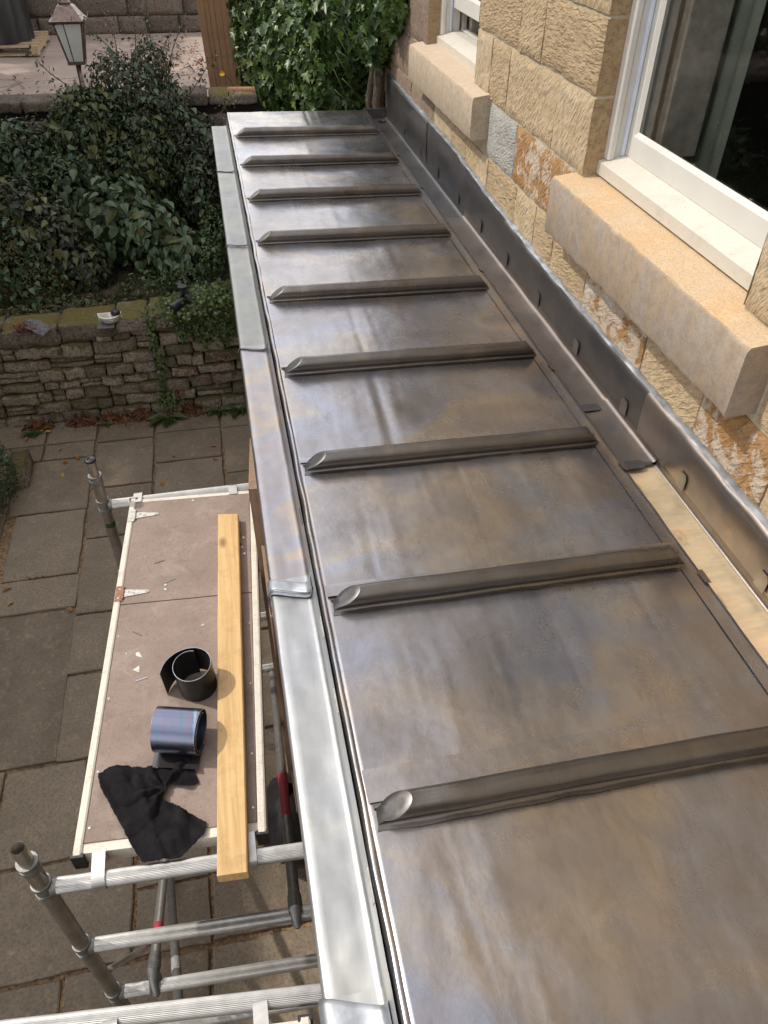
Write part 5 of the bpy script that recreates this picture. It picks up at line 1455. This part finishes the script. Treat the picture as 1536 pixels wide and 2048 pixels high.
# flower
fl2 = thing('yellow_flower', 'single yellow flower on a thin stalk beside the gate', 'flower', (.2, 9.75, 2.2))
MB().sweep([(.33, 9.7, 2.2), (.27, 9.7, 2.33), (.20, 9.7, 2.40), (.185, 9.7, 2.41)], .004, 5).out('stalk', 'leaf_small', fl2, True)
pm = MB()
for i in range(7):
    a = i * 2 * PI / 7; pm.add([(.185, 9.69, 2.41), (.185 + .03 * math.cos(a), 9.66 + .012 * math.sin(a * 2), 2.41 + .03 * math.sin(a)), (.185 + .03 * math.cos(a + .7), 9.66, 2.41 + .03 * math.sin(a + .7))], [(0, 1, 2)])
pm.out('petal', 'flower', fl2)
# ivy on the wall top right
iv = thing('climbing_ivy', 'tall glossy ivy climbing the corner of the house behind the roof', 'ivy', (1.3, 7.2, 1.0))
ivb = [(1.34, 6.15, 3.58, .10, .30, .26), (1.30, 6.55, 3.40, .16, .30, .38), (1.22, 7.35, 3.20, .36, .40, .48), (1.15, 7.6, 2.7, .40, .42, .55), (.80, 8.2, 2.75, .34, .45, .50), (1.02, 7.9, 2.25, .36, .35, .42), (1.45, 7.2, 3.3, .3, .4, .45)]
foliage('foliage', ivb, 15000, .085, 'ivy', 'leaf_ivy', 21, iv, None, 1.2, kind='stuff')
MB().box(.75, 2.3, 8.2, 8.5, 0, 3.1).out('ivy_wall', 'rubble_dark', iv)
sb = MB()
for i in range(12):
    x0 = rr.uniform(1.30, 1.42); y0 = rr.uniform(6.62, 6.95)
    pts = [(x0 + rr.uniform(-.05, .05), y0 + rr.uniform(-.05, .05), z) for z in np.linspace(.5, 3.5, 9)]
    sb.sweep(pts, rr.uniform(.012, .035), 6)
sb.out('trunk', 'bark', iv, True)
sb = MB()
for i in range(10):
    p0 = Vector((1.25 + rr.uniform(-.1, .1), 6.95, rr.uniform(2.6, 3.3))); sb.sweep([p0, p0 + Vector((-.06, -.05, .10)), p0 + Vector((-.16, -.02, .22 + rr.uniform(-.1, .1)))], .005, 5)
sb.out('shoot', 'leaf_small', iv, True)
sh = thing('climbing_ivy', 'lighter leafy climber between the gate and the glossy ivy', 'ivy', (.6, 9.9, 1.8))
foliage('foliage', [(.70, 10.0, 2.70, .34, .28, .50), (.72, 10.0, 3.0, .34, .28, .3), (.95, 9.9, 2.6, .36, .3, .55), (.58, 9.95, 2.4, .2, .22, .28)], 8500, .085, 'ivy', 'leaf_small', 24, sh, None, 1.0, kind='stuff')
sb = MB()
for i in range(6): sb.sweep([(.7 + rr.uniform(-.2, .2), 10.05, z) for z in np.linspace(1.8, 3.3, 6)], .012, 6)
sb.out('stem', 'bark', sh, True)
# ivy over the right end of the garden wall
wi = thing('wall_ivy', 'bright green ivy spilling over the right end of the garden wall', 'ivy', (-.35, 6.75, .9))
def trail(p, n, sp, rsn):
    out = []
    for i in range(len(p) - 1):
        a, b = np.array(p[i]), np.array(p[i + 1])
        t = rsn.uniform(0, 1, n)[:, None]; out.append(a + (b - a) * t + rsn.normal(0, 1, (n, 3)) * sp)
    return np.vstack(out)
rsn = np.random.RandomState(9)
PP = np.vstack([trail([(-.62, 6.74, 1.10), (-.3, 6.76, 1.17), (.1, 6.8, 1.22), (.4, 6.8, 1.22)], 850, (.06, .10, .035), rsn),
                trail([(-.62, 6.70, 1.06), (.3, 6.70, 1.10)], 800, (.08, .02, .06), rsn),
                trail([(-.45, 6.69, 1.0), (.0, 6.69, .92), (.3, 6.69, .85)], 480, (.07, .018, .06), rsn),
                trail([(-.80, 6.69, 1.05), (-.79, 6.68, .85), (-.78, 6.68, .62), (-.79, 6.68, .42), (-.80, 6.68, .22)], 38, (.03, .010, .02), rsn),
                trail([(-.52, 6.69, 1.0), (-.50, 6.68, .80)], 60, (.025, .01, .02), rsn), trail([(-.35, 6.69, .98), (-.33, 6.68, .72)], 60, (.03, .01, .02), rsn),
                trail([(-.78, 6.68, .22), (-.75, 6.66, .10)], 120, (.05, .012, .04), rsn), trail([(-.15, 6.69, .9), (-.14, 6.68, .70)], 70, (.03, .01, .02), rsn),
                trail([(-.85, 6.74, 1.04), (-.6, 6.85, 1.10)], 90, (.05, .05, .015), rsn)])
N_ = np.tile(np.array([0, -.8, .6]), (len(PP), 1))
me, c = leafmesh('foliage', PP, N_, .034 * rsn.uniform(.6, 1.3, len(PP)), 'ivy', 31, .8)
o = link('foliage', me, 'leaf_small', wi, kind='stuff'); o.location = c - Vector(wi.location)
sb = MB()
sb.sweep([(-.45, 6.76, 1.09), (-.6, 6.70, 1.07), (-.79, 6.69, 1.0), (-.78, 6.685, .7), (-.79, 6.685, .4), (-.79, 6.685, .1)], .004, 5)
sb.out('stem', 'bark', wi, True)
# red creeper
rc = thing('red_creeper', 'few red creeper leaves low on the garden wall face', 'creeper', (-.4, 6.7, .4))
PP = np.vstack([trail([(-.66, 6.68, .50), (-.40, 6.68, .42)], 16, (.04, .008, .03), rsn), trail([(-.35, 6.68, .38), (-.28, 6.68, .33)], 12, (.03, .008, .025), rsn), trail([(-.68, 6.68, .28), (-.6, 6.68, .18)], 14, (.03, .008, .03), rsn), trail([(-.25, 6.68, .55), (-.15, 6.68, .6)], 10, (.04, .008, .03), rsn)])
me, c = leafmesh('foliage', PP, np.tile(np.array([0, -1, .3]), (len(PP), 1)), .05 * rsn.uniform(.6, 1.2, len(PP)), 'narrow', 33)
o = link('foliage', me, 'red_rag', rc, kind='stuff'); o.location = c - Vector(rc.location)
# dead ferns and docks at the foot of the wall
tuft_lab = ['brown dead fern tuft at the left, below the white fitting', 'largest brown dead fern tuft, left of the middle dock', 'brown dead tuft touching the left side of the middle dock', 'brown dead tuft just right of the middle dock', 'small brown tuft at the far left foot of the wall']
for i, (x, y, s) in enumerate(((-1.62, 6.66, .13), (-1.33, 6.66, .17), (-1.08, 6.67, .16), (-.60, 6.66, .19), (-2.02, 6.66, .13))):
    t = thing('dead_fern', tuft_lab[i], 'plant', (x, y, 0), 'dead ferns along the wall foot')
    nn = 260; a = rsn.uniform(0, PI, nn) + PI * .0; rad = rsn.uniform(0, 1, nn) ** .6
    P_ = np.stack([x + s * 1.25 * rad * np.cos(a) , y - s * .45 * rad * np.sin(a), .015 + .75 * s * (1 - rad) * rsn.uniform(.3, 1, nn)], 1)
    D_ = np.stack([np.cos(a), -np.sin(a), .5 * np.ones(nn)], 1)
    me, c = leafmesh('fronds', P_, D_, .085 * rsn.uniform(.5, 1.2, nn), 'narrow', 50 + i, .5)
    o = link('fronds', me, 'leaf_dead', t, kind='stuff'); o.location = c - Vector(t.location)
dv, df = LEAF['dock']
dm = bpy.data.meshes.new('dock_leaf'); dm.from_pydata(dv.tolist(), [], df.tolist()); dm.update()
at = dm.attributes.new('tint', 'FLOAT', 'FACE'); at.data.foreach_set('value', [.35] * len(df)); dm.materials.append(MT['leaf_small'])
for i, (x, y, n, s, lab) in enumerate(((-.80, 6.60, 9, .20, 'green dock plant at the foot of the ivy trail'), (-.30, 6.63, 5, .15, 'green dock plant at the wall foot, beside the roof edge'), (-.10, 6.62, 6, .17, 'green dock plant half hidden by the roof capping'), (-1.40, 6.60, 4, .08, 'tiny green weed among the dead fern tufts'), (-2.08, 6.58, 7, .11, 'small weed at the left foot of the garden wall'))):
    t = thing('dock_plant', lab, 'plant', (x, y, .02), 'green weeds along the wall foot')
    for j in range(n):
        a = PI * (1.08 + .84 * j / max(1, n - 1)) + rr.uniform(-.15, .15)
        o = bpy.data.objects.new('leaf', dm); COL.objects.link(o); o.parent = t
        d = Vector((math.cos(a), math.sin(a), .55)).normalized(); sd = d.cross(Vector((0, 0, 1))).normalized(); nn_ = sd.cross(d)
        o.rotation_euler = Matrix((d, -sd, nn_)).transposed().to_euler(); ss = s * rr.uniform(.75, 1.15); o.scale = (ss, ss * 1.35, ss)
# weeds and moss in the joints
PP = np.vstack([trail([(-2.2, 6.60, .01), (.1, 6.62, .01)], 900, (.1, .05, .006), rsn), trail([(-1.6, 6.55, .01), (-.8, 6.45, .01)], 300, (.15, .04, .003), rsn)] +
               [trail([(xx, y0, .005), (xx, y1, .005)], 70, (.014, .1, .003), rsn) for xx, y0, y1 in ((-1.46, 6.4, 3), (-.915, 6.4, 4.8), (-.285, 6.3, 5.2), (-.54, 1.9, .9), (-.937, 2.6, 1.7), (-1.27, 1.6, 1.0))] +
               [trail([(x0, yy, .005), (x1, yy, .005)], 60, (.1, .012, .003), rsn) for x0, x1, yy in ((-2.1, -1.5, 5.34), (-1.4, -.95, 5.6), (-.9, -.3, 5.87), (-1.5, -.2, 1.635), (-2.0, -1.5, 4.55), (-2.2, -1.3, 6.1))])
me, c = leafmesh('joint_litter', PP, np.tile(np.array([0, 0, 1.0]), (len(PP), 1)), .016 * rsn.uniform(.5, 1.4, len(PP)), 'oval', 71, 0)
o = link('joint_litter', me, 'leaf_dead', None, kind='stuff', label='brown leaf litter and moss in the paving joints and along the wall foot'); o.location = c
PP = np.vstack([trail([(-3, 12, 1.83), (1, 11, 1.83)], 200, (.7, .5, .004), rsn), trail([(-.7, 15, 1.83), (.5, 12, 1.83)], 400, (.4, .7, .004), rsn)])
me, c = leafmesh('drive_litter', PP, np.tile(np.array([0, 0, 1.0]), (len(PP), 1)), .06 * rsn.uniform(.5, 1.4, len(PP)), 'oval', 72, 0)
o = link('drive_litter', me, 'leaf_dead', None, kind='stuff', label='scattered dry leaves on the driveway'); o.location = c
# fallen leaves
ov, of_ = LEAF['oval']
fm = bpy.data.meshes.new('fallen_leaf'); fm.from_pydata(ov.tolist(), [], of_.tolist()); fm.update(); fm.materials.append(MT['leaf_fall'])
at = fm.attributes.new('tint', 'FLOAT', 'FACE'); at.data.foreach_set('value', [.2] * len(of_))
fm2 = fm.copy(); fm2.attributes['tint'].data.foreach_set('value', [1.0] * len(of_))
FL = ['yellow leaf left of the corner upright, furthest of the nearby group', 'curled orange leaf just behind the far upright top', 'yellow leaf just left of the far upright top',
      'orange leaf on the joint touching the far upright top', 'orange leaf on the patio just left of the roof capping, further one', 'orange leaf in the joint behind the far rail of the platform',
      'orange leaf in the paving joint midway between platform and dock plant', 'orange leaf beside the roof capping, nearer one', 'brown leaf on the patio beside the box bush',
      'round yellow leaf by the pale grey plant at the left edge', 'orange leaf at the left edge, just above the pale grey plant', 'brown leaf at the crossing of joints left of the platform',
      'yellow leaf left of the dead fern at the wall foot', 'yellow leaf near the small green weed at the wall foot', 'yellow leaf furthest left at the wall foot', 'orange leaf on the paving just beyond the left rail of the platform']
for i, (x, y) in enumerate([(-1.784, 6.223), (-1.691, 6.01), (-1.724, 5.866), (-1.60, 6.037), (-0.394, 6.033), (-0.859, 5.565), (-0.728, 5.915), (-0.387, 5.833), (-2.032, 5.322), (-1.942, 4.284), (-2.014, 4.454), (-1.462, 4.139), (-1.991, 6.56), (-1.893, 6.549), (-2.1, 6.5), (-0.911, 4.08)]):
    o = bpy.data.objects.new('fallen_leaf', fm2 if i in (0, 2, 9, 12, 13) else fm); COL.objects.link(o)
    o.location = (x, y, .028); o.rotation_euler = (rr.uniform(-.3, .3), rr.uniform(-.3, .3), rr.uniform(0, 6.3)); s_ = rr.uniform(.045, .075); o.scale = (s_, s_, s_)
    o['label'] = FL[i]; o['category'] = 'leaf'; o['group'] = 'fallen leaves on the patio'
# box bush and its stone
shrub('box_bush', 'clipped dark green box bush at the left edge of the patio', (-2.30, 5.55, 0.0), [(-2.31, 5.52, .33, .34, .44, .36), (-2.42, 5.1, .3, .30, .38, .34)], 9000, .022, 'oval', 'leaf_box', 61, 5, .2)
v, f = rough_stone(-2.15, -1.99, 5.72, 6.08, .0, .17, 77, .12, .02, 5)
o = put('edging_stone', v, f, 'rubble', None, True); o['label'] = 'rough stone block beside the clipped box bush'; o['category'] = 'stone'
# lichen plant at the left edge
shrub('grey_plant', 'pale grey feathery plant at the left edge of the patio', (-2.12, 4.2, 0), [(-2.14, 4.2, .04, .13, .12, .06)], 500, .03, 'narrow', 'leaf_rose', 63, 3, .2, cat='plant', stem_r=.003)
# hose
o = MB().sweep([(.02, 7.95, 1.02), (-.05, 7.78, .98), (-.15, 7.62, .935), (-.28, 7.50, .92), (-.45, 7.42, .92)], .011, 10).out('garden_hose', 'black_plastic', None, True)
o['label'] = 'dark hose lying on the soil beside the roof edge'; o['category'] = 'hose'

# =================================================================== TREES beyond the left edge: they shade the garden and show in the window glass
def tree(label, x, y, h, blobs, n, seed, size=.16):
    t = thing('tree', label, 'tree', (x, y, 0), 'trees around the garden')
    foliage('crown', blobs, n, size, 'oval', 'leaf_tree', seed, t, None, .5, kind='stuff')
    rr = random.Random(seed); sb = MB()
    sb.sweep([(x, y, -.1), (x + .05, y, h * .3), (x - .08, y + .1, h * .6), (x, y, h * .85)], [.22, .17, .12, .05], 10)
    for b in blobs[:5]: sb.sweep([(x, y, h * .35), (x + (b[0] - x) * .5, y + (b[1] - y) * .5, b[2] * .85), (b[0], b[1], b[2])], [.09, .06, .03], 7)
    sb.out('trunk', 'bark', t, True)
TR = []
rr = random.Random(77)
def hedge_tree(label, x, y, top, seed, wid=1.5):
    bl = []
    for k_ in range(7): bl.append((x + rr.uniform(-.6, .6), y + rr.uniform(-wid * .6, wid * .6), top * (.18 + .105 * k_), rr.uniform(.9, 1.2), wid * rr.uniform(.75, .95), top * .14))
    bl.append((x, y, top - .9, .9, wid * .9, .9)); bl.append((x + .1, y - wid * .6, top - .85, .8, wid * .6, .8)); bl.append((x, y + wid * .6, top - .95, .8, wid * .6, .85))
    tree(label, x, y, top, bl, 11000, seed, .25)
hedge_tree('leafy tree left of the patio, nearest the camera', -5.6, 0.4, 6.9, 101)
hedge_tree('leafy tree left of the patio, second from the camera', -5.7, 2.9, 7.1, 102)
hedge_tree('leafy tree left of the patio, in line with the platform end', -5.6, 5.5, 7.2, 103)
hedge_tree('leafy tree left of the low garden wall', -5.7, 8.0, 7.6, 104)
hedge_tree('tall tree left of the shrub bed', -5.8, 10.6, 9.6, 105, 1.7)
hedge_tree('tall tree left of the driveway', -6.0, 13.4, 10.4, 106, 1.8)
hedge_tree('tall tree behind the left end of the boundary wall', -7.0, 18.2, 10.6, 107, 2.0)

hedge_tree('added tree behind the camera to darken roll reflections, on the patio side', -2.2, -6.5, 6.2, 108, 1.8)  # unseen pair of trees, added so the roof rolls reflect something dark
hedge_tree('added tree behind the camera to darken roll reflections, close to the house', 0.2, -7.2, 6.6, 109, 1.8)
